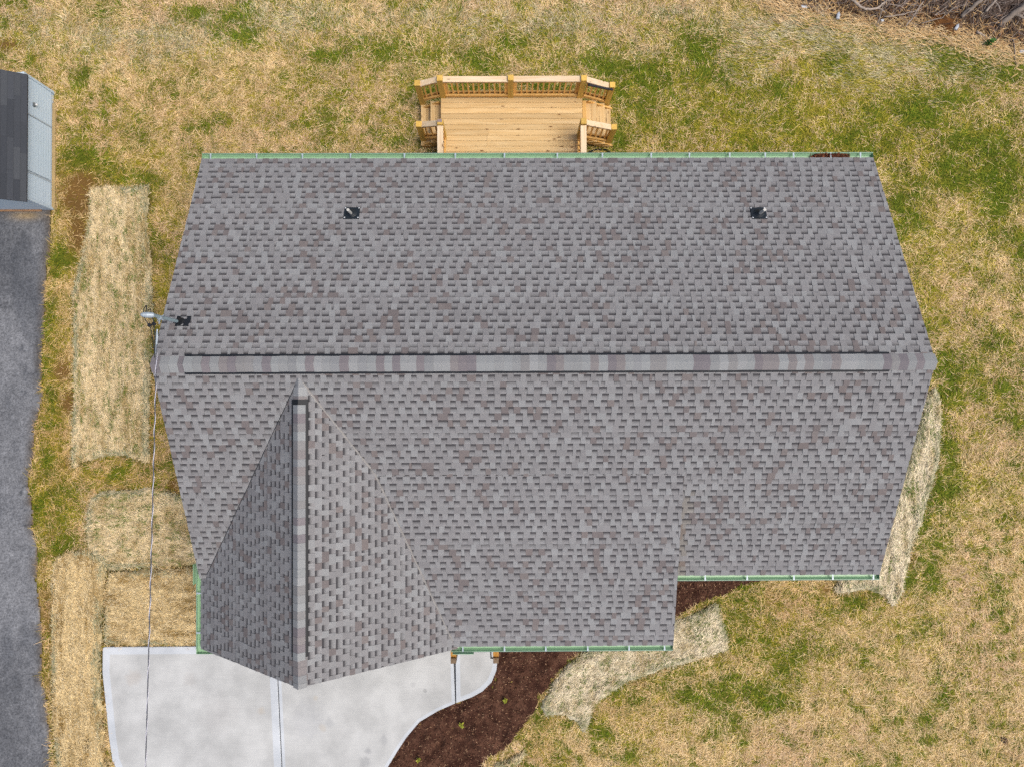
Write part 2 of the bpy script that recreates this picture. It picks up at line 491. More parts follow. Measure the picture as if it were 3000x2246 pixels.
# patches seen in the lawn, plus greens painting the shade behind the deck rail; (x, y, rx, ry, strength) in the photo's 2212-wide view
GREEN = """220 20 40 25 .6;420 30 50 25 .9;512 40 60 40 .7;525 75 60 25 .9;240 38 30 20 .5;182 160 22 35 .9;5 55 15 30 .7;350 165 60 40 .35;420 172 30 20 .5;188 235 25 35 .5;172 290 25 30 .5
295 290 35 25 .6;440 283 28 18 1;478 265 28 20 .6;180 350 45 35 1;215 358 40 25 .9;262 378 35 25 .8;312 390 40 15 .8;238 325 30 20 .5;400 300 20 20 .5;5 130 14 20 .9
628 15 40 15 .4;686 42 30 25 .5;703 128 45 20 .8;728 128 30 20 .8;766 95 40 25 .7;840 108 50 25 .8;873 70 60 20 .4;615 160 13 13 1;813 150 15 15 .7;1028 125 60 30 1;1066 145 30 20 .9
915 130 35 20 .7;885 148 25 15 .6;665 170 30 25 .5;728 200 25 25 .6;870 220 20 15 .7;653 212 40 20 .4;703 255 35 25 .7;713 295 30 35 .7;833 290 22 22 .7;865 310 30 18 .8;798 322 30 12 .6;908 195 25 30 .7;1015 82 100 25 .35
1281 140 40 25 .9;1318 148 50 25 1;1381 150 60 30 .9;1431 140 60 25 .7;1511 108 45 45 1;1531 62 40 30 .6;1543 162 60 40 .8;1406 182 55 30 1;1343 200 30 40 .8;1393 230 45 35 .8;1381 252 18 30 .9;1341 258 10 14 .9
1456 212 50 30 .6;1486 260 20 20 1;1531 238 60 40 .5;1331 305 20 30 1;1361 300 30 20 .6;1393 300 30 15 .5;1581 185 40 25 .6;1631 212 40 30 .5;1606 250 40 40 .5;1593 300 40 25 .6;1651 312 30 20 .6;1118 98 40 25 .9
1193 75 60 25 .4;1156 105 60 20 .4;1186 140 25 15 .6;1431 38 80 25 .4;1418 82 100 20 .3
1799 142 40 25 .7;1826 157 25 12 .7;2059 120 60 35 .8;2021 100 35 20 .8;2084 140 60 25 .7;2021 155 40 25 .5;2134 162 60 40 .7;2184 155 40 30 .8;2009 207 50 25 .7;2059 212 60 30 .8;1684 195 30 30 .8;1771 205 40 20 .4
1879 250 35 35 .7;1989 250 60 45 1;2004 270 30 20 1;1709 245 40 25 .6;1709 280 40 25 .6;1834 295 50 25 .8;1871 320 40 25 .8;1909 300 60 40 .6;2084 300 60 40 .9;2121 300 50 40 .9;2154 325 50 50 1;2121 345 50 30 .8
2046 362 40 35 1;2071 395 60 25 .9;2159 387 50 40 1;2184 250 40 40 .6;1946 370 40 30 .6;1759 312 70 20 .5;1984 395 50 20 .7;2171 362 40 40 .9
1971 425 40 20 .8;1946 450 35 40 .9;1959 478 35 30 .9;2159 425 50 25 1;2146 445 35 20 1;2134 480 30 20 .7;2171 513 40 25 .7;1946 518 20 25 .8;2059 493 35 25 .5;2206 525 15 30 .9;1971 588 25 20 .6;1996 555 25 20 .5
2021 618 25 15 .5;2204 588 20 30 .7;1990 660 15 30 .5;2009 713 15 30 .7;2046 800 30 35 1;2084 788 50 35 .7;2146 750 50 35 .7;2184 783 40 25 .6;2129 700 25 20 .5;2196 638 20 30 .5
2049 838 25 25 .9;2109 838 50 20 .7;2171 838 40 25 .8;2049 868 20 20 .8;2184 900 30 40 .7;2031 930 14 30 .9;2049 966 25 40 .9;2044 996 15 25 .9;2059 1050 30 45 1;2021 1038 20 30 1;2034 1088 30 25 1;2004 1113 18 30 .9
2001 1138 25 25 .9;2014 1176 40 25 .7;2034 1188 30 25 .6;2134 1046 60 20 .4;2191 1000 25 30 .6;2071 1106 40 25 .4;1976 1213 30 20 .8;2004 1231 20 25 .9
1590 1274 35 20 .8;1580 1304 40 15 .8;1623 1294 50 30 .6;1597 1340 45 30 .7;1572 1360 25 30 .7;1610 1375 40 20 .6;1522 1428 60 20 .5;1480 1441 50 18 .6;1420 1466 60 22 .5;1378 1514 30 15 .9;1484 1491 40 30 .9
1509 1504 40 25 .9;1547 1499 50 35 .9;1534 1524 40 20 .8;1585 1463 30 15 .9;1635 1491 40 30 .8;1577 1552 40 30 .8;1540 1574 30 18 .7;1320 1501 40 18 .8;1303 1587 35 14 1;1275 1559 20 15 .7;1313 1604 20 15 .6
1348 1632 25 15 .8;1207 1625 15 15 .7;1156 1547 15 40 .9;1189 1574 15 15 .5;1134 1604 12 15 .7;1139 1652 20 10 .9;1656 1504 25 40 .7
1956 1252 20 22 1;2012 1259 25 20 .8;2143 1272 18 25 .9;1851 1300 25 15 1;1823 1312 40 15 .8;1803 1317 30 15 .8;1772 1325 30 15 .7;1886 1287 30 12 .8;1735 1390 60 35 .7;1702 1410 40 20 .9;1767 1400 40 30 .8
1684 1453 30 40 .7;1717 1466 25 25 .6;1674 1506 30 20 1;1992 1347 30 20 .6;2030 1357 15 20 .6;1833 1481 10 12 .8;2017 1461 12 12 .9;2035 1509 20 25 .8;1999 1549 30 18 .8;1914 1511 15 10 .7;1772 1574 20 12 .7
1752 1521 12 10 .7;2060 1456 30 30 .4;1699 1607 20 15 .6;1861 1637 12 12 .9;1997 1587 25 15 .7;2014 1592 20 12 .7;1936 1642 20 10 .7;2151 1491 40 25 .4;2188 1572 30 15 .5
132 553 28 35 .9;125 588 20 25 .8;342 508 10 20 .8;328 473 10 30 .8;332 538 12 30 .6;355 558 15 15 .6;150 445 10 10 .6;175 420 10 8 .8;125 470 8 8 .8;108 663 14 25 .8;115 695 14 25 .9;112 718 10 20 .9;100 770 8 12 1
112 788 15 20 .8;98 803 10 12 1;320 758 15 20 .8;108 838 12 25 .8;112 876 15 25 .8;128 891 15 10 .8;112 918 35 8 .9;100 996 22 30 .8;98 1026 20 20 .7;125 1021 20 20 .6;188 1016 12 15 .7;115 1066 20 20 .8
150 1063 25 20 .7;95 1086 15 22 1;140 1093 30 15 .5;85 1113 12 15 .9;98 1131 15 12 1;132 1131 15 30 .7;140 1171 45 25 .9;112 1181 30 20 .9;90 1206 12 15 1;357 998 14 14 .8;320 1011 20 15 .7;345 1046 22 14 .8
270 1118 16 9 .9;243 1113 10 6 .7;260 1091 18 8 .6;298 1146 10 9 .6;288 1066 20 8 .8;104 1625 5 12 .7;108 1425 5 14 .7;112 1440 5 10 .8;100 1370 5 6 .9;127 1545 3 12 .6;1030 195 70 13 .9;1180 195 75 13 .9;935 200 30 14 .8;1300 200 30 14 .8;1000 215 50 10 .7
1080 180 120 10 1;1230 182 40 10 .9;960 185 30 10 .8;1330 110 150 35 .4;1180 118 110 22 .5;1560 110 60 40 .5;1640 240 120 60 .4;1430 235 90 40 .45;1960 300 140 60 .35;1700 330 120 20 .35;1450 290 60 30 .5;1850 345 60 20 .6;1480 170 60 25 .6;1900 215 60 25 .5;2100 560 50 30 .45;2050 690 40 30 .4;2120 620 30 40 .4;2110 950 40 40 .35;2160 1090 40 40 .4;1900 1440 60 50 .3;2090 1400 50 40 .35;1950 1600 60 40 .35"""
GREY = "300 85 200 40 .8;90 60 110 40 .55;640 45 110 35 .8;470 120 40 25 .5;1200 45 150 40 .8;1420 25 120 30 .7;1350 95 120 25 .5;1750 60 180 50 1;1620 110 80 60 .7;1950 125 130 45 1;1850 100 150 40 1;2100 150 80 25 .8;1985 215 95 10 1;1860 170 100 40 .8;2190 115 40 12 .9;1000 45 120 40 .7;850 40 100 30 .5"
SOIL = "180 392 34 18 1;168 430 36 44 1;172 500 22 42 1;155 530 12 18 .7;140 800 18 22 .95;150 870 18 28 .9;378 1048 12 20 1;18 100 25 12 .8;1670 1285 20 18 .5;1787 1267 14 14 .7;1968 1196 8 16 .9;1371 1471 20 6 .7;1862 1287 8 7 .8;240 1228 60 3 1;380 1232 60 4 1;140 1000 14 20 .5;96 1300 8 90 .6;112 1340 5 60 1;105 1480 6 80 .6;240 1388 90 3 1;135 380 12 10 .5;222 1500 4 110 .9"
YELL = "1750 270 480 150 .75;1120 80 260 60 .35;1450 200 200 90 .5;2090 430 120 170 .5;2060 850 130 260 .35;1650 1400 120 90 .4;1300 1560 120 60 .3;1900 1330 200 60 .3;60 110 60 60 .4;200 260 80 90 .35;250 370 130 50 .5;120 560 40 120 .5;110 760 50 120 .45;700 220 200 90 .35;960 160 160 80 .35;1100 110 160 50 .35;100 1050 60 180 .5;230 1030 140 30 .45;360 700 30 200 .6;1900 330 400 170 .55;1700 250 250 120 .35;2150 450 150 150 .45;2000 640 80 150 .5;110 900 40 400 .45;2100 300 250 200 .3;350 520 40 150 .3"
def blobs(txt):
    out = []
    for b in txt.replace('\n', ';').split(';'):
        a = [float(q) for q in b.split()]
        c = G(a[0] * DK, a[1] * DK, 0)
        s = DK * CAM[2] / FPX
        out.append((c[0], c[1], a[2] * s, a[3] * s, a[4]))
    return out
BROWN = '230 480 120 160 .8;110 900 50 350 .9;320 900 40 350 .8;250 1030 160 40 .7;60 330 80 100 .6;400 250 200 90 .3;160 380 90 60 .8;100 1350 30 200 .7;1750 1290 120 40 .5;1330 1510 120 60 .35;1160 1560 40 90 .6;1640 1340 140 70 .35'
BRB = blobs(BROWN)
GB, SB, BB, YB = blobs(GREEN), blobs(GREY), blobs(SOIL), blobs(YELL)
SPROUT = blobs('270 1118 14 7 .8;243 1113 9 5 .6;260 1091 14 6 .5;298 1146 8 7 .5;288 1066 30 4 .6;278 660 4 30 .5;300 600 5 12 .5;215 750 4 12 .4;268 850 4 20 .4;208 900 4 20 .4;290 910 4 25 .4;1510 1340 14 14 .7;1500 1370 14 10 .7;1440 1425 30 6 .5;2000 900 10 20 .6;1960 1060 12 14 .8;1975 1100 14 10 .7')
def field(x, y, bl, wob=0.35, pw=1.0):
    xx = x + (fbm(x * 1.7, y * 1.7, 3) - .5) * wob * 1.6 + (vnoise(x * 6, y * 6, 21) - .5) * wob * .5
    yy = y + (fbm(x * 1.7 + 31, y * 1.7 + 9, 5) - .5) * wob * 1.6 + (vnoise(x * 6 + 7, y * 6, 22) - .5) * wob * .5
    r = np.zeros(x.shape)
    for cx, cy, rx, ry, st in bl:
        m = (np.abs(xx - cx) < rx * 2.5) & (np.abs(yy - cy) < ry * 2.5)
        if not m.any():
            continue
        d = ((xx[m] - cx) / rx) ** 2 + ((yy[m] - cy) / ry) ** 2
        r[m] = np.maximum(r[m], st * np.exp(-0.6 * d ** 1.0))
    return r
def lawn_maps(x, y):
    g = field(x, y, GB)
    gy = field(x, y, SB, 0.6)
    so_ = field(x, y, BB, 0.12)
    ye = field(x, y, YB, 0.8)
    n = fbm(x * 0.9, y * 0.9, 41)
    n2 = fbm(x * 3.1, y * 3.1, 43)
    far = np.clip((np.maximum(np.abs(x) - 14.5, np.abs(y) - 10.5)) / 2, 0, 1)
    base = np.clip((fbm(x * 5.5, y * 5.5, 47, 3) - .42) * 3.2, 0, 1) * (.30 + .45 * np.clip((n - .38) * 4, 0, 1)) + far * np.clip((n - .45) * 4, 0, 1) * .6
    g = np.clip(np.maximum(g * (0.75 + 0.5 * n2), base * (1 - gy * .6)), 0, 1) * (1 - so_)
    return g, gy, so_, ye, n, n2

# ------------------------------------------------------------------ ground
M_ground = attr_mat('lawn_soil', 0.95, 0.3, 60, 0.5)
xs = np.concatenate([[-400, -150, -70, -40, -26, -21], np.arange(-18, 17.01, .11), [20, 25, 40, 70, 150, 400]])
ys = np.concatenate([[-400, -150, -70, -40, -26, -20], np.arange(-15, 14.51, .11), [17, 22, 35, 70, 150, 400]])
X, Y = np.meshgrid(xs, ys)
x, y = X.ravel(), Y.ravel()
g, gy, sl_, ye, n, n2 = lawn_maps(x, y)
def mixc(a, b, t):
    return a * (1 - t[:, None]) + b * t[:, None]
tan = mixc(ncol([178, 152, 98])[None, :].repeat(len(x), 0), ncol([142, 130, 56])[None, :], np.clip((fbm(x * 5.5, y * 5.5, 47, 3) - .35) * 3, 0, 1))
gc = mixc(tan, ncol([150, 142, 112])[None, :], np.clip(gy, 0, 1))
gc = mixc(gc, ncol([140, 130, 34])[None, :], np.clip(ye, 0, 1))
gc = mixc(gc, ncol([92, 110, 30])[None, :], g * .95)
soilc = mixc(ncol([134, 98, 56])[None, :].repeat(len(x), 0), ncol([96, 72, 38])[None, :], n2)
gc = mixc(gc, soilc, np.clip(sl_ * 1.2, 0, .9))
br = inside(x, y, BRUSH)
brc = mixc(ncol([108, 84, 62])[None, :].repeat(len(x), 0), ncol([70, 54, 44])[None, :], np.clip((fbm(x * 2, y * 2, 77) - .3) * 2, 0, 1))
gc[br] = brc[br]
z = (fbm(x * 1.3, y * 1.3, 51) - .5) * .05 + (vnoise(x * 7, y * 7, 52) - .5) * .015
z -= np.clip(sl_, 0, 1) * .015
for k_, pl_ in BL.items():
    dd_ = edge_dist(x, y, pl_)
    rimk = np.clip(1.25 - dd_ / .13, 0, 1) * np.clip((fbm(x * 2.2, y * 2.2, 57) - .36) * 4, 0, 1) * .85
    gc = mixc(gc, ncol([84, 76, 36])[None, :], rimk)  # bare soil ring at each mat, darkened to paint its border shadow
hard = inside(x, y, ASPH) | inside(x, y, DRIVE) | inside(x, y, HOUSE) | inside(x, y, GARAGE) | inside(x, y, SHED)
z = np.where(hard, -.06, z)
z[br] += (fbm(x[br] * 1.5, y[br] * 1.5, 61) - .3) * .25 * np.clip(edge_dist(x[br], y[br], BRUSH_EDGE, False) / .6, 0, 1)
ny, nx = X.shape
idx = np.arange(nx * ny).reshape(ny, nx)
q = np.stack([idx[:-1, :-1], idx[:-1, 1:], idx[1:, 1:], idx[1:, :-1]], -1).reshape(-1, 4)
o = fast_mesh('ground', np.stack([x, y, z], 1), q.ravel(), np.full(len(q), 4), gc, M_ground, smooth=True)
tag(o, 'patchy lawn of dormant tan grass and green tufts around the house', kind='structure')

def blades(name, px, py, pz, length, width, elev, ang, colr, m, parent=None, label=None, bend=0.35):
    """flat tapering strands: 5 points, a quad and a tip"""
    n_ = len(px)
    ca, sa = np.cos(ang), np.sin(ang)
    ce, se = np.cos(elev), np.sin(elev)
    e2 = elev - bend * rng.uniform(.3, 1.5, n_)
    ba = ang + rng.normal(0, .2, n_)
    wx, wy = -sa * width / 2, ca * width / 2
    p0 = np.stack([px, py, pz], 1)
    d1 = np.stack([ca * ce, sa * ce, se], 1) * (length * .55)[:, None]
    d2 = np.stack([np.cos(ba) * np.cos(e2), np.sin(ba) * np.cos(e2), np.sin(e2)], 1) * (length * .45)[:, None]
    W = np.stack([wx, wy, np.zeros(n_)], 1)
    mid = p0 + d1
    mid[:, 2] = np.maximum(mid[:, 2], pz + .004)
    tip = mid + d2
    tip[:, 2] = np.maximum(tip[:, 2], pz + .002)
    V = np.empty((n_, 5, 3))
    V[:, 0], V[:, 1], V[:, 2], V[:, 3], V[:, 4] = p0 - W, p0 + W, mid + W, mid - W, tip
    b = (np.arange(n_) * 5)[:, None]
    F = np.concatenate([b + np.array([[0, 1, 2, 3]]), b + np.array([[3, 2, 4]])], 1).ravel()
    lp = np.tile([4, 3], n_)
    cc = np.repeat(colr, 5, 0)
    o = fast_mesh(name, V.reshape(-1, 3), F, lp, cc, m, parent)
    tag(o, label, kind='stuff')
    return o
def pick(pal, n_, gain=1.28):
    pal = ncol(pal) * gain
    c = pal[rng.integers(0, len(pal), n_)]
    return c * rng.uniform(.86, 1.14, n_)[:, None]

M_blade = attr_mat('grass_blade', 0.8, 0, spec=0.15)
N = 1180000
bx, by = rng.uniform(-16.2, 14.6, N), rng.uniform(-12.2, 11.6, N)
bad = inside(bx, by, ASPH) | inside(bx, by, DRIVE) | inside(bx, by, HOUSE) | inside(bx, by, GARAGE) | inside(bx, by, SHED) | inside(bx, by, MULCH1) | inside(bx, by, MULCH2) | inside(bx, by, BRUSH)
for k, pl in BL.items():
    bad |= inside(bx, by, pl) & (edge_dist(bx, by, pl) > .02)
bx, by = bx[~bad], by[~bad]
g, gy, so_, ye, n, n2 = lawn_maps(bx, by)
rimb = np.zeros(len(bx))
for k, pl in BL.items():
    near_ = edge_dist(bx, by, pl)
    rimb = np.maximum(rimb, np.clip(1.2 - near_ / .12, 0, 1) * np.clip((fbm(bx * 2.2, by * 2.2, 57) - .36) * 4, 0, 1))
keep = rng.uniform(0, 1, len(bx)) > np.clip(np.maximum(so_ * 1.15, rimb * .85), 0, .94)
bx, by, g, gy, ye, n, n2 = [a[keep] for a in (bx, by, g, gy, ye, n, n2)]
nb = len(bx)
def clump(f, sd, k=.7):
    """random numbers that agree between neighbouring strands"""
    v = fbm(bx * f, by * f, sd, 3)
    v = np.clip((v - .5) * 2.6 + .5, 0, 1)
    return np.clip(k * v + (1 - k) * rng.uniform(0, 1, nb), 0, 1)
isg = clump(7, 301, .25) < np.clip(g * 1.04, 0, .82)
tanc = pick([[226, 200, 158], [212, 184, 138], [196, 168, 120], [236, 214, 176], [176, 148, 100], [218, 188, 150], [222, 196, 166]], nb, 1.36)
gryc = pick([[196, 186, 158], [176, 168, 140], [210, 200, 172], [150, 142, 112], [222, 210, 182]], nb)
yelc = pick([[162, 150, 52], [142, 138, 38], [184, 168, 76], [120, 122, 30]], nb, 1.36)
pink = np.clip((fbm(bx * .6, by * .6, 71) - .45) * 5, 0, 1)
tanc = np.where((clump(3, 331, .3) < pink * .8)[:, None], pick([[220, 190, 158], [204, 172, 138], [230, 204, 176], [188, 156, 122]], nb, 1.36), tanc)
grnc = pick([[104, 128, 30], [120, 136, 38], [82, 108, 24], [140, 146, 48], [92, 118, 30], [76, 100, 26], [150, 148, 56]], nb, 1.3)
u1 = clump(4, 311, .3)
bc = np.where((u1 < gy * .8)[:, None], gryc, tanc)
u2 = clump(6, 321, .4)
bc = np.where((u2 < .24 + ye * .55)[:, None], yelc, bc)
bc = np.where(isg[:, None], grnc, bc)
bc = bc * (rng.uniform(.84, 1.18, nb) * (.70 + .62 * fbm(bx * 5, by * 5, 73, 4)))[:, None] * np.array([[1.035, 1.03, .92]])
brn = field(bx, by, BRB, .5)
bc = bc * (1 - brn[:, None] * np.array([[.16, .24, .42]]))
# strands fall in loose swirls
sw = (fbm(bx * .55, by * .55, 91, 3) - .5) * 9 + (vnoise(bx * 3, by * 3, 95) - .5) * 5
ang = sw + rng.normal(0, .95, nb)
horiz = (gy > .5) & (bx > 5)
ang = np.where(horiz, rng.normal(-.12, .35, nb) + np.pi * rng.integers(0, 2, nb), ang)
length = np.where(isg, rng.uniform(.06, .15, nb), rng.uniform(.06, .2, nb) * np.where(rng.uniform(0, 1, nb) < .12, 1.6, 1))
elev = np.where(isg, rng.uniform(.3, 1.2, nb), np.abs(rng.normal(0, .28, nb)) + .04)
width = np.where(isg, rng.uniform(.005, .010, nb), rng.uniform(.004, .009, nb))
zb = (fbm(bx * 1.3, by * 1.3, 51) - .5) * .05 + rng.uniform(.0, .035, nb) * (~isg)
blades('grass', bx, by, zb, length, width, elev, ang, bc, M_blade, label='dry tan and green grass strands covering the lawn')

# ------------------------------------------------------------------ neighbour's asphalt driveway
def poly_grid(name, poly, step, zf, cf, m, pad=0.0, parent=None, jag=0.0):
    px_ = [p[0] for p in poly]
    py_ = [p[1] for p in poly]
    gx = np.arange(min(px_) - step, max(px_) + 2 * step, step)
    gy_ = np.arange(min(py_) - step, max(py_) + 2 * step, step)
    A, B = np.meshgrid(gx, gy_)
    a, b = A.ravel(), B.ravel()
    if jag:
        aw = a + (vnoise(a * 5, b * 5, 8) - .5) * jag + (vnoise(a * 14, b * 14, 9) - .5) * jag * .7
        bw = b + (vnoise(a * 5 + 50, b * 5, 8) - .5) * jag + (vnoise(a * 14 + 50, b * 14, 9) - .5) * jag * .7
    else:
        aw, bw = a, b
    ins = inside(aw, bw, poly)
    d = edge_dist(aw, bw, poly)
    ii = np.arange(len(a)).reshape(A.shape)
    qd = np.stack([ii[:-1, :-1], ii[:-1, 1:], ii[1:, 1:], ii[1:, :-1]], -1).reshape(-1, 4)
    qd = qd[ins[qd].sum(1) >= 3]
    used = np.unique(qd)
    rem = np.full(len(a), -1)
    rem[used] = np.arange(len(used))
    a, b, d = a[used], b[used], np.where(ins, d, 0)[used]
    return fast_mesh(name, np.stack([a, b, zf(a, b, d)], 1), rem[qd].ravel(), np.full(len(qd), 4), cf(a, b, d), m, parent, smooth=True)

M_asph = attr_mat('asphalt', 0.95, 0.45, 26, 0.8)
def asph_c(a, b, d):
    t = np.clip((fbm(a * .5, b * .35, 101) - .32) * 1.9, 0, 1)
    f = fbm(a * 5, b * 5, 103) * .6 + vnoise(a * 19, b * 19, 104) * .6
    c = mixc(ncol([98, 101, 107])[None, :].repeat(len(a), 0), ncol([146, 149, 155])[None, :], np.clip(t * .8 + (f - .5) * .9, 0, 1))
    dark = np.clip((fbm(a * 1.1, b * .4, 107) - .50) * 5, 0, .75)
    crk = np.clip(1 - np.abs(fbm(a * 1.1, b * 1.1, 119, 3) - .5) / .006, 0, 1) * .8 * np.clip(1.3 - edge_dist(a, b, ASPH_R, False) * 1.2, 0, 1)
    dark = np.maximum(dark * .55, crk)
    c = mixc(c, ncol([66, 72, 82])[None, :], dark)
    ed = edge_dist(a, b, ASPH_R, False)
    e = np.clip(1 - ed / .28, 0, 1) * np.clip((fbm(a * 3, b * 3, 109) - .3) * 2.5, 0, 1)
    c = mixc(c, ncol([92, 84, 76])[None, :], e)
    e2 = np.clip(1 - ed / .07, 0, 1)
    c = mixc(c, ncol([140, 116, 86])[None, :], e2 * .7)
    st = G(75, 632, .02)
    sd = np.exp(-(((a - st[0]) / .4) ** 2 + ((b - st[1]) / .12) ** 2))
    return mixc(c, ncol([176, 152, 112])[None, :], sd * .8)
near = [p for p in ASPH if True]
ASPH_V = [(-17.5, ASPH_R[0][1])] + [p for p in ASPH_R] + [(ASPH_R[-1][0], -14.0), (-17.5, -14.0)]
o = poly_grid('asphalt_driveway', ASPH_V, .05, lambda a, b, d: np.clip(d / .12, 0, 1) * .045 - .02 + (fbm(a * 2, b * 2, 111) - .5) * .012, asph_c, M_asph, jag=.1)
tag(o, 'weathered dark grey asphalt driveway with a crumbling edge beside the grass strip', kind='structure')

# ------------------------------------------------------------------ concrete driveway: slabs with cut joints
def concrete(name, smooth_edge=False):
    m, t, p = mat(name)
    tc = t.nodes.new('ShaderNodeTexCoord')
    geo = t.nodes.new('ShaderNodeNewGeometry')
    c1, c2 = (col(203, 206, 207), col(214, 217, 218)) if not smooth_edge else (col(214, 222, 231), col(221, 228, 236))
    n = t.nodes.new('ShaderNodeTexNoise')
    n.inputs['Scale'].default_value = 0.9
    n.inputs['Detail'].default_value = 7
    n.inputs['Roughness'].default_value = .62
    t.links.new(geo.outputs['Position'], n.inputs['Vector'])
    mp = t.nodes.new('ShaderNodeVectorMath')
    mp.operation = 'MULTIPLY'
    mp.inputs[1].default_value = (1.0, 38.0, 1.0)
    t.links.new(geo.outputs['Position'], mp.inputs[0])
    s = t.nodes.new('ShaderNodeTexNoise')
    s.inputs['Scale'].default_value = 1.3
    s.inputs['Detail'].default_value = 3
    t.links.new(mp.outputs[0], s.inputs['Vector'])
    mx = t.nodes.new('ShaderNodeMix')
    mx.data_type = 'RGBA'
    mx.inputs[6].default_value = tuple(v * .84 for v in c1) + (1,)
    mx.inputs[7].default_value = tuple(c2) + (1,)
    mr = t.nodes.new('ShaderNodeMapRange')
    mr.inputs[1].default_value = .36
    mr.inputs[2].default_value = .62
    t.links.new(n.outputs['Fac'], mr.inputs[0])
    t.links.new(mr.outputs[0], mx.inputs[0])
    last = mx.outputs[2]
    if not smooth_edge:
        ms = t.nodes.new('ShaderNodeMapRange')
        ms.inputs[1].default_value = .3
        ms.inputs[2].default_value = .7
        ms.inputs[3].default_value = .955
        ms.inputs[4].default_value = 1.03
        t.links.new(s.outputs['Fac'], ms.inputs[0])
        mu = t.nodes.new('ShaderNodeVectorMath')
        mu.operation = 'SCALE'
        t.links.new(last, mu.inputs[0])
        t.links.new(ms.outputs[0], mu.inputs['Scale'])
        last = mu.outputs[0]
        # damp marks and clay stains
        marks = [(965, 2119, .13, (150, 154, 162), .55), (1126, 2167, .13, (140, 144, 150), .7), (1078, 2200, .09, (128, 132, 140), .75), (1071, 2230, .16, (132, 136, 142), .7),
                 (945, 2131, .1, (196, 176, 140), .5), (924, 2044, .07, (196, 176, 140), .45), (390, 1984, .2, (188, 176, 164), .6), (556, 1989, .18, (176, 170, 166), .45), (766, 2081, .1, (200, 180, 150), .5),
                 (900, 2110, .5, (176, 180, 190), .4), (1245, 2022, .05, (90, 92, 96), .7), (1210, 2005, .07, (150, 152, 158), .5), (640, 2090, .5, (186, 184, 184), .4)]
        nz = t.nodes.new('ShaderNodeTexNoise')
        nz.inputs['Scale'].default_value = 9
        t.links.new(geo.outputs['Position'], nz.inputs['Vector'])
        for u, v, r, cc, st in marks:
            cx, cy, _ = G(u, v, .07)
            ds = t.nodes.new('ShaderNodeVectorMath')
            ds.operation = 'DISTANCE'
            ds.inputs[1].default_value = (cx, cy, .07)
            t.links.new(geo.outputs['Position'], ds.inputs[0])
            ad = t.nodes.new('ShaderNodeMath')
            ad.operation = 'MULTIPLY_ADD'
            ad.inputs[1].default_value = r * 1.4
            t.links.new(nz.outputs['Fac'], ad.inputs[0])
            t.links.new(ds.outputs['Value'], ad.inputs[2])
            k = t.nodes.new('ShaderNodeMapRange')
            k.inputs[1].default_value = r * 1.25
            k.inputs[2].default_value = r * 1.95
            k.inputs[3].default_value = st * .45
            k.inputs[4].default_value = 0
            t.links.new(ad.outputs[0], k.inputs[0])
            m2 = t.nodes.new('ShaderNodeMix')
            m2.data_type = 'RGBA'
            m2.inputs[7].default_value = col(*cc) + (1,)
            t.links.new(k.outputs[0], m2.inputs[0])
            t.links.new(last, m2.inputs[6])
            last = m2.outputs[2]
        b = t.nodes.new('ShaderNodeBump')
        b.inputs['Strength'].default_value = .12
        b.inputs['Distance'].default_value = .004
        t.links.new(s.outputs['Fac'], b.inputs['Height'])
        t.links.new(b.outputs['Normal'], p.inputs['Normal'])
    t.links.new(last, p.inputs['Base Color'])
    p.inputs['Roughness'].default_value = .8
    p.inputs['Specular IOR Level'].default_value = .25
    return m
M_conc, M_conc_edge = concrete('brushed_concrete'), concrete('trowelled_concrete', True)
M_gap = plain('joint_filler', col(70, 72, 76), .95, noise=.2)
mb = MB()
mb.face([(p[0], p[1], .012) for p in DRIVE])
drive = mb.build('concrete_driveway', M_gap, origin=(-6, -8, 0))
bpy.context.view_layer.update()
tag(drive, 'pale new concrete driveway with cut joints and curved edge in front of the garage', kind='structure')
J1 = Gs([(813, 1988), (825, 2246), (829, 2420)], .07)
J2 = Gs([(1330.5, 1943), (1334.6, 2059.5)], .07)
def shift(pts, dx):
    return [(p[0] + dx, p[1]) for p in pts]
gp = .013
xj1, xj2 = J1[0][0], J2[0][0]
S1 = [(-7.1, DRV_L[0][1]), ('round', DRV_L[0][0] - .01, DRV_L[0][1], .07)] + DRV_L[2:] + shift(J1[::-1], -gp) + [(xj1 - gp, -5.5), (-7.1, -5.5)]
i2 = min(range(len(CURVE)), key=lambda i: abs(CURVE[i][0] - J2[1][0]))
S2 = shift([(xj1, -5.5)] + J1, gp) + CURVE[i2 + 1:][::-1] + [(J2[1][0] - gp, CURVE[i2][1] - .004)] + [(xj2 - gp, J2[0][1]), (xj2 - gp, -5.5)]
S3 = [(xj2 + gp, -5.5), (J2[1][0] + gp, CURVE[i2][1] + .004)] + CURVE[:i2][::-1] + [(CURVE[0][0], -5.5)]
def offset_ring(poly, d):
    out = []
    n_ = len(poly)
    for i in range(n_):
        p0, p1, p2 = Vector(poly[i - 1]), Vector(poly[i]), Vector(poly[(i + 1) % n_])
        e0, e1 = (p1 - p0).normalized(), (p2 - p1).normalized()
        n0, n1 = Vector((-e0.y, e0.x)), Vector((-e1.y, e1.x))
        m_ = (n0 + n1).normalized()
        out.append(tuple(p1 + m_ * (d / max(m_.dot(n0), .4))))
    return out
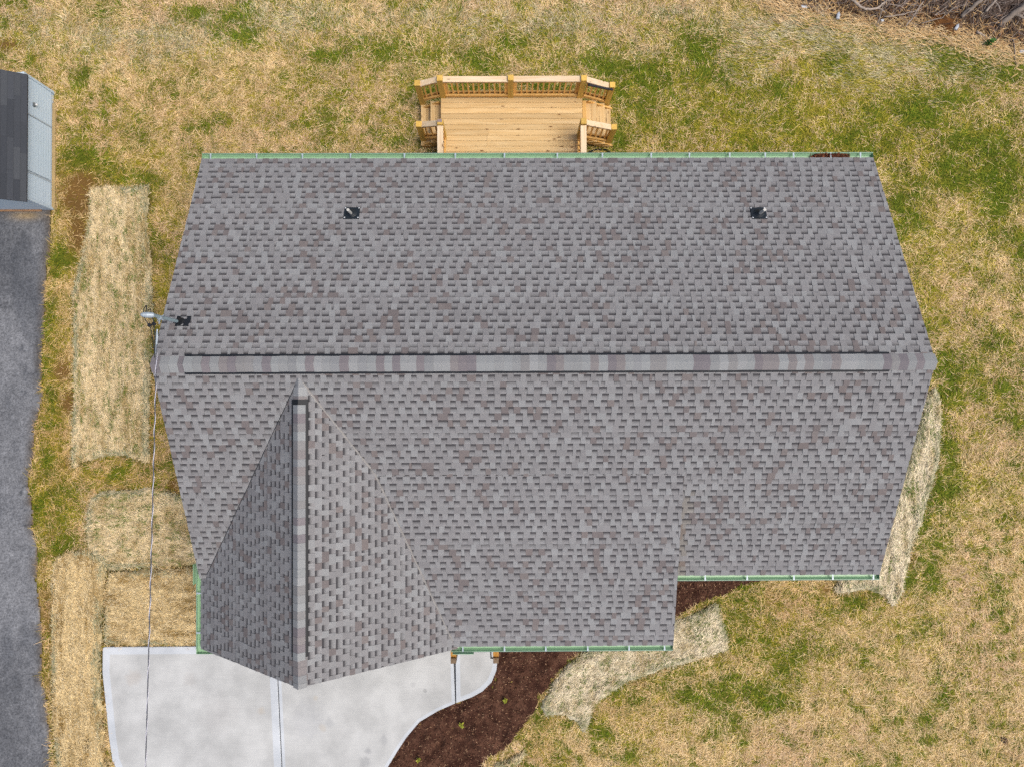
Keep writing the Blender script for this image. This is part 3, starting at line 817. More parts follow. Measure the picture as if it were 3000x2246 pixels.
def slab(poly, wide):
    core = [p if len(p) == 2 else (p[1], p[2]) for p in poly]
    area = sum(core[i][0] * core[(i + 1) % len(core)][1] - core[(i + 1) % len(core)][0] * core[i][1] for i in range(len(core)))
    if area < 0:
        poly, core = poly[::-1], core[::-1]
    inn = offset_ring(core, wide)
    outer, inner = [], []
    n_ = len(core)
    for i, p in enumerate(poly):
        if len(p) == 4:
            c_, a_, b_ = Vector(core[i]), Vector(core[i - 1]), Vector(core[(i + 1) % n_])
            ra, rb = c_ + (a_ - c_).normalized() * p[3], c_ + (b_ - c_).normalized() * p[3]
            for k in range(5):
                t = k / 4
                outer.append(tuple(ra * (1 - t) ** 2 + c_ * 2 * t * (1 - t) + rb * t * t))
                inner.append(inn[i])
        else:
            outer.append(core[i])
            inner.append(inn[i])
    n_ = len(outer)
    edge = [(p[0] + (q[0] - p[0]) * .06, p[1] + (q[1] - p[1]) * .06) for p, q in zip(outer, inner)]
    V = [(p[0], p[1], -.05) for p in outer] + [(p[0], p[1], .052) for p in outer] + [(p[0], p[1], .060) for p in edge] + [(p[0], p[1], .061) for p in inner]
    bm = bmesh.new()
    bv = [bm.verts.new(v) for v in V]
    for r in range(3):
        for i in range(n_):
            j = (i + 1) % n_
            q_ = [bv[r * n_ + i], bv[r * n_ + j], bv[(r + 1) * n_ + j], bv[(r + 1) * n_ + i]]
            if (q_[2].co - q_[3].co).length < 1e-6:
                q_ = q_[:3]
            f = bm.faces.new(q_)
            f.material_index = 1
    ring = [bv[3 * n_ + i] for i in range(n_) if (Vector(inner[i]) - Vector(inner[i - 1])).length > 1e-6]
    f = bm.faces.new(ring)
    f.material_index = 0
    bmesh.ops.remove_doubles(bm, verts=bm.verts, dist=1e-6)
    bmesh.ops.triangulate(bm, faces=[q for q in bm.faces if len(q.verts) > 4])
    me = bpy.data.meshes.new('concrete_slab')
    bm.to_mesh(me)
    bm.free()
    me.materials.append(M_conc)
    me.materials.append(M_conc_edge)
    o = bpy.data.objects.new('concrete_slab', me)
    link(o, drive)
    o.location = -Vector(drive.location)
    return o
slab(S1, .19)
slab(S2, .085)
slab(S3, .12)

# ------------------------------------------------------------------ mulch beds
M_mulch = attr_mat('bark_mulch', 0.95, 0.5, 40, 0.9)
def mulch_z(a, b, d):
    return .01 + np.clip(d / .25, 0, 1) * .06 + (fbm(a * 3.2, b * 3.2, 121) - .5) * .2 * np.clip(d / .15, 0, 1) + (vnoise(a * 14, b * 14, 122) - .5) * .03
def mulch_c(a, b, d):
    t = fbm(a * 6, b * 6, 125)
    return mixc(ncol([66, 42, 34])[None, :].repeat(len(a), 0), ncol([104, 74, 60])[None, :], np.clip((t - .3) * 2.2, 0, 1))
def chips(name, poly, n_, parent):
    px_ = [p[0] for p in poly]
    py_ = [p[1] for p in poly]
    a, b = rng.uniform(min(px_), max(px_), n_), rng.uniform(min(py_), max(py_), n_)
    k = inside(a, b, poly)
    a, b = a[k], b[k]
    d = edge_dist(a, b, poly)
    c = pick([[84, 56, 44], [110, 80, 64], [62, 40, 32], [96, 66, 52], [140, 108, 86], [74, 50, 40], [52, 34, 28], [88, 60, 48], [70, 46, 36], [78, 54, 44], [66, 44, 36], [160, 130, 104]], len(a), 1.1)
    return blades(name, a, b, mulch_z(a, b, d) + .004, rng.uniform(.02, .07, len(a)), rng.uniform(.008, .02, len(a)), rng.uniform(0, .9, len(a)), rng.uniform(0, 6.28, len(a)), c, M_mulch, parent)
for nm, pl, lab, nn in (('mulch_bed', MULCH1, 'dark brown bark mulch bed curving along the concrete walk', 26000), ('mulch_bed', MULCH2, 'small dark mulch bed in the corner beside the porch roof', 8000)):
    o = poly_grid(nm, pl, .04, mulch_z, mulch_c, M_mulch, jag=.07)
    tag(o, lab, kind='structure')
    c_ = chips('bark_chips', pl, nn, o)

# ------------------------------------------------------------------ straw erosion blankets
M_straw = attr_mat('straw_mat', 0.95, 0.35, 70, 0.8)
BLAB = {
 'long': ('long straw erosion blanket lying between the asphalt and the house', (1, .25)),
 'square': ('squarish straw blanket with green sprouts left of the garage roof corner', (.5, .6)),
 'strip': ('narrow straw blanket running down beside the concrete driveway', (1.2, .22)),
 'side': ('straw blanket with crosswise folds directly above the driveway corner', (.25, 1.2)),
 'front': ('curved straw blanket lying between the mulch bed and the front lawn', (.5, .5)),
 'right': ('bleached straw strip along the right side of the house', (1, .25)),
 'scrap': ('small straw blanket scrap at the tip of the mulch bed', (.6, .6)),
}
for bi, (k, pl) in enumerate(BL.items()):
    lab, (fx, fy) = BLAB[k]
    def bz(a, b, d, bi=bi, fx=fx, fy=fy):
        w1 = fbm(a * 2.6 * fx + bi * 9, b * 2.6 * fy, 131)
        ridge = np.abs(fbm(a * 3 * fx, b * 3 * fy + bi, 133) - .5) * 2
        return .02 + np.clip(d / .06, 0, 1) * .085 + (w1 - .5) * .10 * np.clip(d / .2, 0, 1) + np.clip(.16 - ridge, 0, 1) * .3 * np.clip(d / .1, 0, 1) + (vnoise(a * 22, b * 22, 134) - .5) * .02 + (fbm(a * 9 * fx, b * 9 * fy, 135, 2) - .5) * .05 * np.clip(d / .1, 0, 1)
    warm = k in ('strip', 'side')
    pale = k in ('right', 'front')
    def bcol(a, b, d, bi=bi, fx=fx, fy=fy, warm=warm, pale=pale):
        t = .5 * fbm(a * 5 * fx, b * 5 * fy, 137) + .5 * fbm(a * 14 * fx, b * 14 * fy * (.5 if fx != fy else 1), 138, 3)
        A_ = [230, 206, 156] if warm else ([242, 230, 200] if pale else [236, 216, 174])
        B_ = [166, 138, 86] if warm else ([188, 170, 126] if pale else [178, 156, 108])
        c = mixc(ncol(A_)[None, :].repeat(len(a), 0), ncol(B_)[None, :], np.clip((t - .44) * 4.5, 0, 1))
        gr = np.clip((fbm(a * (16 if fx > fy else 7), b * (4 if fx > fy else 9), 139 + bi, 3) - .64) * 7, 0, .55) * (0 if warm else 1)
        c = mixc(c, ncol([104, 112, 50])[None, :], gr)
        net = np.clip(1.4 - d / .1, 0, 1) * np.clip((fbm(a * 1.6, b * 1.6, 141) - .40) * 5, 0, 1)
        c = mixc(c, ncol([124, 106, 66])[None, :], np.clip((vnoise(a * 16, b * 16, 143) - .62) * 2.2, 0, .55))
        return mixc(c, ncol([166, 172, 148])[None, :], net * .3)
    o = poly_grid('erosion_blanket', pl, .035, bz, bcol, M_straw, jag=.09)
    o.name = 'erosion_blanket'
    tag(o, lab, 'straw blanket', 'straw erosion blankets on the bare soil')
    px_ = [p[0] for p in pl]
    py_ = [p[1] for p in pl]
    ar = (max(px_) - min(px_)) * (max(py_) - min(py_))
    n_ = int(ar * 2300)
    a, b = rng.uniform(min(px_), max(px_), n_), rng.uniform(min(py_), max(py_), n_)
    kk = inside(a, b, pl)
    a, b = a[kk], b[kk]
    d = edge_dist(a, b, pl)
    cs = bcol(a, b, d) * rng.uniform(.6, 1.85, len(a))[:, None]
    hi = rng.uniform(0, 1, len(a)) < .3
    cs[hi] = pick([[226, 206, 160], [216, 190, 138], [232, 216, 180]] if not pale else [[232, 218, 190], [222, 206, 172]], int(hi.sum()))
    sp = (rng.uniform(0, 1, len(a)) < np.clip((fbm(a * (16 if fx > fy else 7), b * (4 if fx > fy else 9), 139 + bi, 3) - .60) * 6, 0.03, .6)) & (not warm)
    gsp = field(a, b, SPROUT, .05)
    sp |= rng.uniform(0, 1, len(a)) < gsp * .8
    cs[sp] = pick([[104, 124, 50], [84, 108, 40], [124, 136, 64]], int(sp.sum()))
    rim = (d < .15) & (rng.uniform(0, 1, len(a)) < .8 * np.clip((fbm(a * 1.6, b * 1.6, 141) - .38) * 5, 0, 1))
    cs[rim] = pick([[172, 172, 142], [150, 152, 118], [200, 194, 160], [116, 118, 78]], int(rim.sum()))
    main = math.pi / 2 if fx > fy else (0 if fy > fx else .8)
    an = rng.uniform(0, 6.28, len(a))
    al = rng.uniform(0, 1, len(a)) < .55
    an[al] = main + rng.normal(0, .4, int(al.sum()))
    blades('straw', a, b, bz(a, b, d) + .003, rng.uniform(.04, .16, len(a)), rng.uniform(.005, .010, len(a)), np.abs(rng.normal(0, .4, len(a))), an, cs, M_blade, o)

# ------------------------------------------------------------------ THE HOUSE
RIDGE = 5.25
TB, TF = 2.09588 / 4.62317, 2.09588 * .97771 / 4.5578
XL, XR = -7.45, 7.45
house = empty('house', (0, 0, 0), 'single storey house under a grey architectural shingle roof with green gutters', 'house')
M_shin = attr_mat('asphalt_shingle', 0.92, 0.16, 170, 0.35)
M_under = plain('roof_underlay', col(78, 78, 84), .95, noise=.2)
M_trim = plain('white_trim', col(196, 196, 204), .5, noise=.05)
M_siding = plain('siding', col(190, 196, 190), .6, noise=.05)
M_black = plain('black_plastic', col(30, 34, 40), .5, noise=.15)

class Slope:
    def __init__(s, eave_a, eave_b, top_vec, length):
        s.O = Vector(eave_a)
        s.a = (Vector(eave_b) - s.O).normalized()
        s.S = (Vector(eave_b) - s.O).length
        s.u = Vector(top_vec).normalized()
        s.n = s.a.cross(s.u)
        if s.n.z < 0:
            s.n = -s.n
        s.L = length
    def P(s, q, t, h=0.0):
        return s.O + s.a * q + s.u * t + s.n * h
def slope_z(name, x, y):
    if name == 'back': return RIDGE - TB * y if y >= -.0 else -99
    if name == 'main': return RIDGE + TF * y if (-4.5578 <= y <= 0) else -99
    if name == 'porch': return 3.228 + (y + 6.066) * PT if (-6.066 <= y <= -2.198 and -4.7 < x < 2.89) else -99
    if name == 'gl': return RG - (GX - x) * GLT if (-6.14 <= y <= -.3 and x <= GX) else -99
    if name == 'gr': return RG - (x - GX) * GRT if (-6.14 <= y <= -.3 and x >= GX) else -99
PT = (4.262 - 3.228) / (6.066 - 2.198)
RG = 5.13
GX, GLX, GRX = -4.70, -7.452, -1.845
GLT, GRT = (RG - 3.1) / (GX - GLX), (RG - 3.2) / (GRX - GX)
def sl_len(run, t): return run * math.hypot(1, t)
SLOPES = {
 'back': Slope((XR, 4.62317, RIDGE - TB * 4.62317), (XL, 4.62317, RIDGE - TB * 4.62317), (0, -1, TB), sl_len(4.62317, TB)),
 'main': Slope((XL, -4.5578, RIDGE - TF * 4.5578), (XR, -4.5578, RIDGE - TF * 4.5578), (0, 1, TF), sl_len(4.5578, TF)),
 'porch': Slope((-3.6, -6.066, 3.228), (2.89, -6.066, 3.228), (0, 1, PT), sl_len(6.066 - 2.198, PT)),
 'gl': Slope((GLX, -.3, 3.1), (GLX, -6.14, 3.1), (1, 0, GLT), sl_len(GX - GLX, GLT)),
 'gr': Slope((GRX, -6.14, 3.2), (GRX, -.3, 3.2), (-1, 0, GRT), sl_len(GRX - GX, GRT)),
}
mb = MB()
for k, s in SLOPES.items():
    p = [s.P(0, 0, -.008), s.P(s.S, 0, -.008), s.P(s.S, s.L, -.008), s.P(0, s.L, -.008)]
    qd = [s.P(0, 0, -.05), s.P(s.S, 0, -.05), s.P(s.S, s.L, -.05), s.P(0, s.L, -.05)]
    if (p[1] - p[0]).cross(p[2] - p[0]).z < 0:
        p, qd = p[::-1], qd[::-1]
    mb.face(p)
    mb.face(qd[::-1])
    for i in range(4):
        j = (i + 1) % 4
        mb.face([p[j], p[i], qd[i], qd[j]])
roof = mb.build('roof', M_under, house, origin=(0, 0, 0))

PAL_HI = [(155, 157, 160), (149, 150, 153), (145, 145, 148), (142, 142, 145), (151, 152, 155), (147, 147, 150)]
PAL_PUR = [(129, 122, 122), (125, 119, 120), (133, 127, 127), (127, 121, 122)]
def jit(c, s=.05):
    k = random.uniform(1 - s, 1 + s)
    return tuple(v * k for v in c)
def shade(c3, k): return tuple(v * k for v in c3)

cells = []      # (screen size, list of (face points, colours))
for name, s in SLOPES.items():
    e0 = .1443 if name == 'back' else .1405
    t = -.012
    rowi = 0
    cen_z = {}
    while t < s.L - .02:
        e = e0 * random.uniform(.985, 1.015)
        if rowi % 8 == 1:
            e *= .8
        t1 = min(t + e, s.L)
        q = -random.uniform(0, .2)
        hi = random.random() < .5
        tint = random.uniform(.97, 1.03)
        purple_run = 0
        sk0 = 0.0
        zone = random.uniform(0, 10)
        while q < s.S:
            wd = random.uniform(.095, .145) if hi else random.uniform(.09, .145)
            if random.random() < .04: wd *= .45
            if random.random() < .07: wd *= 1.5
            sk1 = random.uniform(-.013, .013)
            q1 = q + wd
            a0, a1 = max(q, 0), min(q1, s.S)
            if a1 - a0 > .01:
                cpt = s.P((a0 + a1) / 2, (t + t1) / 2)
                zs = max(slope_z(k2, cpt.x, cpt.y) for k2 in SLOPES if k2 != name)
                if zs < cpt.z + .16:
                    faces = []
                    cl = lambda v: min(max(v, 0), s.S)
                    b0, b1, c0, c1 = cl(a0 + sk0 * .4), cl(a1 + sk1 * .4), cl(a0 - sk0), cl(a1 - sk1)
                    stain = name == 'main' and 2.9 < cpt.x < 3.12 and cpt.y < -2.6 and random.random() < .75
                    nz = float(vnoise(np.array([cpt.x * .9]), np.array([cpt.y * .9]), 7 + len(name))[0])
                    if hi:
                        pur = random.random() < (.10 + .42 * max(0, nz - .35))
                        c = col(*random.choice(PAL_PUR if pur else PAL_HI))
                        c = shade(jit(c, .04), tint)
                        if stain: c = tuple(a * b for a, b in zip(c, (1.0, .96, .88)))
                        h0, h1 = .0135, .0075
                        A, B, Cc, D = s.P(b0, t, h0), s.P(b1, t, h0), s.P(c1, t1, h1), s.P(c0, t1, h1)
                        faces.append(([A, B, Cc, D], c))
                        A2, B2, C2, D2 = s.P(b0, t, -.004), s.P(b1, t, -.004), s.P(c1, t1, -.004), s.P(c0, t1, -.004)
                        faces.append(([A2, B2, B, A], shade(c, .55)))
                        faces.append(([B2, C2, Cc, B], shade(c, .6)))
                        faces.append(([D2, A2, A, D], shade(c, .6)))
                    else:
                        c = col(*random.choice(PAL_HI[1:5] + [(150, 150, 153)]))
                        c = shade(jit(c, .04), tint)
                        if stain: c = tuple(a * b for a, b in zip(c, (1.0, .96, .88)))
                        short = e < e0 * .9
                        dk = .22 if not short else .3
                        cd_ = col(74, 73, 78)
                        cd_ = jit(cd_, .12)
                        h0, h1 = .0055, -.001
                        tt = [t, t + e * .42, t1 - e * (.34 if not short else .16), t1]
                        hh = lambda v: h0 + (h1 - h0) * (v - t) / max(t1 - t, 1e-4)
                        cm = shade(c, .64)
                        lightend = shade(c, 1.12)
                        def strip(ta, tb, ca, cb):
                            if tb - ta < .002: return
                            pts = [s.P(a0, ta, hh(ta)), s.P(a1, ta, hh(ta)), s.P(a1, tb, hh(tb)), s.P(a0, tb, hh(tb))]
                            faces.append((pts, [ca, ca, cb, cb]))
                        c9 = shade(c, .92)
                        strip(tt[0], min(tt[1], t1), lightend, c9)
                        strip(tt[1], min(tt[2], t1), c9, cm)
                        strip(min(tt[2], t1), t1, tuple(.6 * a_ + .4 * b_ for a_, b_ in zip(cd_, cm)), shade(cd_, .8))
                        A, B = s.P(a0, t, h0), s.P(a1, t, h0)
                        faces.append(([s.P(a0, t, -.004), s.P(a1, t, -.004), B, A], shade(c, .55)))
                    # size as seen
                    dz = CAM[2] - cpt.z
                    vis = zs < cpt.z - .02
                    # leave out what the ridge vents hide
                    if abs(cpt.y) < .22 or (abs(cpt.x - GX) < .2 and name in ('gl', 'gr')): vis = False
                    size = (a1 - a0) * (t1 - t) * s.n.z / dz ** 2 if vis else 0
                    cells.append((size, name, faces))
            q, sk0 = q1, sk1
            hi = not hi
            if random.random() < .04: hi = True
        t = t1
        rowi += 1
order = sorted(range(len(cells)), key=lambda i: -cells[i][0])
big = set(order[:300])
mbs = MB()
def add_faces(mb_, faces):
    for pts, c in faces:
        if (pts[1] - pts[0]).cross(pts[2] - pts[0]).z < -1e-9:
            pts = pts[::-1]
            if isinstance(c, list): c = c[::-1]
        mb_.face(pts, c)
for i, (sz, nm, faces) in enumerate(cells):
    if i in big:
        mbx = MB()
        add_faces(mbx, faces)
        mbx.build('shingle', M_shin, roof)
    else:
        add_faces(mbs, faces)
o = mbs.build('shingles', M_shin, roof, origin=(0, 0, 0))
tag(o, kind='stuff')

# ridge vents and ridge caps
def cap(P0, P1, dl, dr, half, thick, lift0, lift1, c, parent):
    """folded cap over a ridge from P0 to P1; dl, dr = downslope unit vectors on both sides"""
    P0, P1, dl, dr = Vector(P0), Vector(P1), Vector(dl), Vector(dr)
    up = Vector((0, 0, 1))
    mbx = MB()
    prof = lambda P, l: [P + dl * half + up * l, P + dl * (half * .16) + up * (l + .012), P + up * (l + .014 - .002), P + dr * (half * .16) + up * (l + .012), P + dr * half + up * l]
    a, b = prof(P0, lift0), prof(P1, lift1)
    for i in range(4):
        pts = [a[i], b[i], b[i + 1], a[i + 1]]
        if (pts[1] - pts[0]).cross(pts[2] - pts[0]).z < 0: pts = pts[::-1]
        mbx.face(pts, c)
    dn = up * -thick
    for r in (a, b):
        for i in range(4):
            mbx.face([r[i], r[i + 1], r[i + 1] + dn, r[i] + dn], shade(c, .5))
    for i in (0, 4):
        mbx.face([a[i], b[i], b[i] + dn, a[i] + dn], shade(c, .6))
    return mbx.build('ridge_cap', M_shin, parent)
def capcol(i):
    return jit(col(*random.choice([(158, 162, 165), (150, 153, 157), (162, 165, 168), (154, 157, 160), (138, 133, 138), (134, 130, 136), (144, 140, 142), (147, 147, 149)])), .05)
dB = Vector((0, 1, -TB)).normalized()
dF = Vector((0, -1, -TF)).normalized()
VX0, VX1 = -6.83, 6.58
mb = MB()
hv = .206
for dd in (dB, dF):
    n_ = Vector((0, -dd.z * (1 if dd.y > 0 else -1), abs(dd.y))).normalized()
    A = [Vector((VX0, 0, RIDGE + .05)), Vector((VX1, 0, RIDGE + .05))]
    B = [A[0] + dd * hv, A[1] + dd * hv]
    lo = Vector((0, 0, -.034))
    mb.face([A[0], A[1], B[1], B[0]] if dd.y < 0 else [A[1], A[0], B[0], B[1]])
    mb.face([B[0], B[1], B[1] + lo, B[0] + lo])
    for xx in (0, 1):
        mb.face([A[xx], B[xx], B[xx] + lo, A[xx] + lo])
mb.build('ridge_vent', M_black, roof)
x = XL - .012
i = 0
while x < XR - .02:
    w_ = .163 * random.uniform(.9, 1.1)
    onvent = VX0 - .02 < x < VX1
    if x < VX0 and x + w_ > VX0: w_ = max(VX0 - x, .05); 
    x1 = min(x + w_, XR + .012)
    if onvent: x1 = min(x1, VX1 + .03) if x < VX1 - .05 else x1
    base = RIDGE + (.052 if onvent else .014)
    yo = random.uniform(-.004, .004)
    # laps: each cap's left end rests on the one before
    cap((x, yo, base), (x1 + .008, yo, base + .006), dB, dF, .164 if onvent else .172, .006, 0, 0, capcol(i), roof)
    x = x1
    i += 1
dL = Vector((-1, 0, -GLT)).normalized()
dR = Vector((1, 0, -GRT)).normalized()
GV0, GV1 = -.67, -5.57
mb = MB()
for dd in (dL, dR):
    A = [Vector((GX, GV0, RG + .05)), Vector((GX, GV1, RG + .05))]
    B = [p + dd * .19 for p in A]
    lo = Vector((0, 0, -.04))
    mb.face([A[0], A[1], B[1], B[0]] if dd.x < 0 else [A[1], A[0], B[0], B[1]])
    mb.face([B[0], B[1], B[1] + lo, B[0] + lo])
    for k in (0, 1):
        mb.face([A[k], B[k], B[k] + lo, A[k] + lo])
mb.build('ridge_vent', M_black, roof)
y = -.26
while y > -6.14:
    w_ = .163 * random.uniform(.88, 1.12)
    onvent = GV1 < y < GV0 + .02
    y1 = max(y - w_, -6.155)
    base = RG + (.052 if onvent else .014)
    cap((GX, y, base + .006), (GX, y1 - .008, base), dL, dR, .146 if onvent else .16, .006, 0, 0, capcol(0), roof)
    y = y1
# closed valley, garage to main slope: black strip paints the cut edge's shadow
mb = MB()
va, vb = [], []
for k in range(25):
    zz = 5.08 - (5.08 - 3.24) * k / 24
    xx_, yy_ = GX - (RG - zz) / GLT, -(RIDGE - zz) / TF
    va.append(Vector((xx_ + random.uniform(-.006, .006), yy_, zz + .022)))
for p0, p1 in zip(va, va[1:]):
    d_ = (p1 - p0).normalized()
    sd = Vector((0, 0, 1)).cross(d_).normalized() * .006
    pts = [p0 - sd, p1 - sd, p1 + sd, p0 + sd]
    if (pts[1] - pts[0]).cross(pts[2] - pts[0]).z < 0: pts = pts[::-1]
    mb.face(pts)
mb.build('valley_edge_line', M_black, roof)
mb = MB()
for k in range(40):
    z0_, z1_ = 5.10 - (5.10 - 3.26) * k / 40, 5.10 - (5.10 - 3.26) * (k + 1) / 40
    pp_ = []
    for zz in (z0_, z1_):
        xx_ = GX + (RG - zz) / GRT
        ym, yp = -(RIDGE - zz) / TF, -6.066 + (zz - 3.228) / PT
        pp_.append(Vector((xx_, min(ym, yp) if zz < 4.262 else ym, zz + .018)))
    d_ = (pp_[1] - pp_[0]).normalized()
    sd = Vector((0, 0, 1)).cross(d_).normalized() * random.uniform(.012, .028)
    pts = [pp_[0] - sd * .6, pp_[1] - sd * .6, pp_[1] + sd, pp_[0] + sd]
    if (pts[1] - pts[0]).cross(pts[2] - pts[0]).z < 0: pts = pts[::-1]
    mb.face(pts, jit(col(158, 156, 154), .08))
mb.build('valley_edge_line', M_shin, roof)
# rake edge trims (painted boards at the gable ends)
def board(name, a, b, wd, h, m, parent):
    q_ = MB()
    q_.beam(a, b, wd, h)
    return q_.build(name, m, parent)
zb_, zf_ = RIDGE - TB * 4.62317, RIDGE - TF * 4.5578
dz = -.075
for xx in (XL + .035, XR - .035):
    board('rake_board', (xx, 4.62, zb_ + dz - .03), (xx, .02, RIDGE + dz - .03), .03, .14, M_trim, house)
    board('rake_board', (xx, -.02, RIDGE + dz - .03), (xx, -4.55, zf_ + dz - .03), .03, .14, M_trim, house)
board('rake_board', (GLX, -6.11, 3.1 + dz - .04), (GX, -6.11, RG + dz - .04), .03, .15, M_trim, house)
board('rake_board', (GX, -6.11, RG + dz - .04), (GRX, -6.11, 3.2 + dz - .04), .03, .15, M_trim, house)
board('rake_board', (2.86, -6.06, 3.228 + dz - .03), (2.86, -2.2, 4.262 + dz - .03), .03, .14, M_trim, house)
# fascia boards
for a, b in (((XL + .06, 4.60, zb_ - .11), (XR - .06, 4.60, zb_ - .11)), ((2.95, -4.535, zf_ - .11), (XR - .06, -4.535, zf_ - .11)), ((-1.8, -6.04, 3.1), (2.8, -6.04, 3.1)), ((GLX + .03, -4.6, 2.98), (GLX + .03, -6.09, 2.98))):
    board('fascia', a, b, .03, .17, M_trim, house)
# walls
mb = MB()
mb.box((-7.1, -4.2, 0), (7.1, 4.28, 2.95))
for xx in (-7.1, 7.1):
    mb.face([(xx, -4.2, 2.95), (xx, 4.28, 2.95), (xx, 0, RIDGE - .1)])
mb.box((-7.2, -5.75, 0), (-2.15, -4.205, 2.9))
mb.face([(-7.2, -5.75, 2.9), (-2.15, -5.75, 2.9), (GX, -5.75, 4.93)])
mb.face([(2.80, -4.205, 2.95), (2.80, -2.3, 4.2), (2.80, -4.205, 3.28)])
mb.build('wall', M_siding, house, origin=(0, 0, 0))

# gutters
def gutter_mat():
    m, t, p = mat('green_gutter')
    p.inputs['Base Color'].default_value = tuple(v * 1.05 for v in col(156, 198, 160)) + (1,)
    p.inputs['Roughness'].default_value = .45
    return m
M_gut = gutter_mat()
M_gutlip = plain('gutter_lip', col(112, 140, 128), .5)
M_hang = plain('hanger_metal', col(186, 202, 212), .4, .2)
def gutter(a, b, out, hangers, ends=(1, 1)):
    """K-style trough running from a to b (roof-edge line), `out` points away from the roof"""
    a, b, out = Vector(a), Vector(b), Vector(out).normalized()
    up = Vector((0, 0, 1))
    prof = [(0, .0), (0, -.105), (.075, -.105), (.112, -.05), (.112, -.012), (.124, -.012)]
    inner = [(.004, 0.0), (.006, -.099), (.072, -.099), (.106, -.05), (.106, -.008), (.124, -.008)]
    q_ = MB()
    P = lambda base, k: base + out * k[0] + up * k[1]
    for pr in (prof, inner):
        for i in range(len(pr) - 1):
            q_.face([P(a, pr[i]), P(b, pr[i]), P(b, pr[i + 1]), P(a, pr[i + 1])])
    for k, e in enumerate((a, b)):
        if ends[k]:
            q_.face([P(e, k_) for k_ in prof[:5]])
    g_ = q_.build('gutter', M_gut, house)
    l_ = MB()
    l_.beam(a + out * .121 + up * -.012, b + out * .121 + up * -.012, .013, .016)
    l_.build('gutter_lip', M_gutlip, g_)
    for h in hangers:
        c_ = a + (b - a).normalized() * h
        d_ = (b - a).normalized()
        hb = MB()
        w0, w1 = .010, .020
        hb.face([c_ + out * -.004 - d_ * w0 + up * .004, c_ + out * -.004 + d_ * w0 + up * .004, c_ + out * .118 + d_ * w1 + up * 0, c_ + out * .118 - d_ * w1 + up * 0])
        hb.face([c_ + out * .118 - d_ * w1, c_ + out * .118 + d_ * w1, c_ + out * .118 + d_ * w1 + up * -.03, c_ + out * .118 - d_ * w1 + up * -.03])
        hb.face([c_ + out * .02 - d_ * .004 + up * .004, c_ + out * .118 - d_ * .004, c_ + out * .118 - d_ * .004 + up * -.03, c_ + out * .02 - d_ * .004 + up * -.03])
        hb.build('gutter_hanger', M_hang, g_)
    return g_
zg = zb_ + .0
hx = [G(u, 456, zg)[0] for u in (617, 752, 886, 1027, 1185, 1334, 1478, 1633, 1765, 1908, 2020, 2138, 2242, 2325, 2434, 2521)]
gback = gutter((XL, 4.632, zg), (XR, 4.632, zg), (0, 1, 0), [h - XL for h in hx])
hx = [G(u, 1688, zf_)[0] for u in (2066, 2189, 2326, 2440, 2559)]
gutter((XR, -4.566, zf_), (2.9, -4.566, zf_), (0, -1, 0), [XR - h for h in hx], (1, 0))
hx = [G(u, 1895, 3.22)[0] for u in (1356, 1478, 1599, 1722, 1843, 1947)]
gp_ = gutter((2.885, -6.076, 3.222), (GRX - .12, -6.076, 3.222), (0, -1, 0), [2.885 - h for h in hx], (1, 0))
gl_ = gutter((GLX, -4.25, 3.09), (GLX, -6.15, 3.09), (-1, 0, 0), [-4.25 - G(585, 1737, 3.1)[1], -4.25 - G(585, 1853, 3.1)[1]], (1, 0))
# mitred return at the front corner of the garage
q_ = MB()
zc = 3.09
q_.box((GLX - .12, -6.262, zc - .105), (GLX + .26, -6.256, zc - .012))
q_.box((GLX - .12, -6.256, zc - .105), (GLX + .26, -6.13, zc - .100))
q_.box((GLX + .256, -6.256, zc - .1), (GLX + .262, -6.13, zc - .012))
q_.box((GLX - .124, -6.256, zc - .105), (GLX - .118, -6.15, zc - .012))
q_.build('gutter_return', M_gut, gl_)
# splash guards at the valley ends
q_ = MB()
q_.box((-1.93, -6.222, 3.19), (-1.47, -6.214, 3.30))
q_.box((-1.93, -6.216, 3.19), (-1.47, -6.200, 3.205))
q_.build('splash_guard', M_gut, gp_)
q_ = MB()
q_.box((-7.60, -4.72, 3.06), (-7.592, -4.27, 3.19))
q_.box((-7.592, -4.72, 3.06), (-7.575, -4.27, 3.075))
q_.build('splash_guard', M_gut, gl_)
M_drain = plain('downspout_green', col(140, 180, 148), .5)
q_ = MB()
q_.box((6.9, 4.4, .1), (6.98, 4.46, 3.02))
q_.build('downspout', M_drain, house)

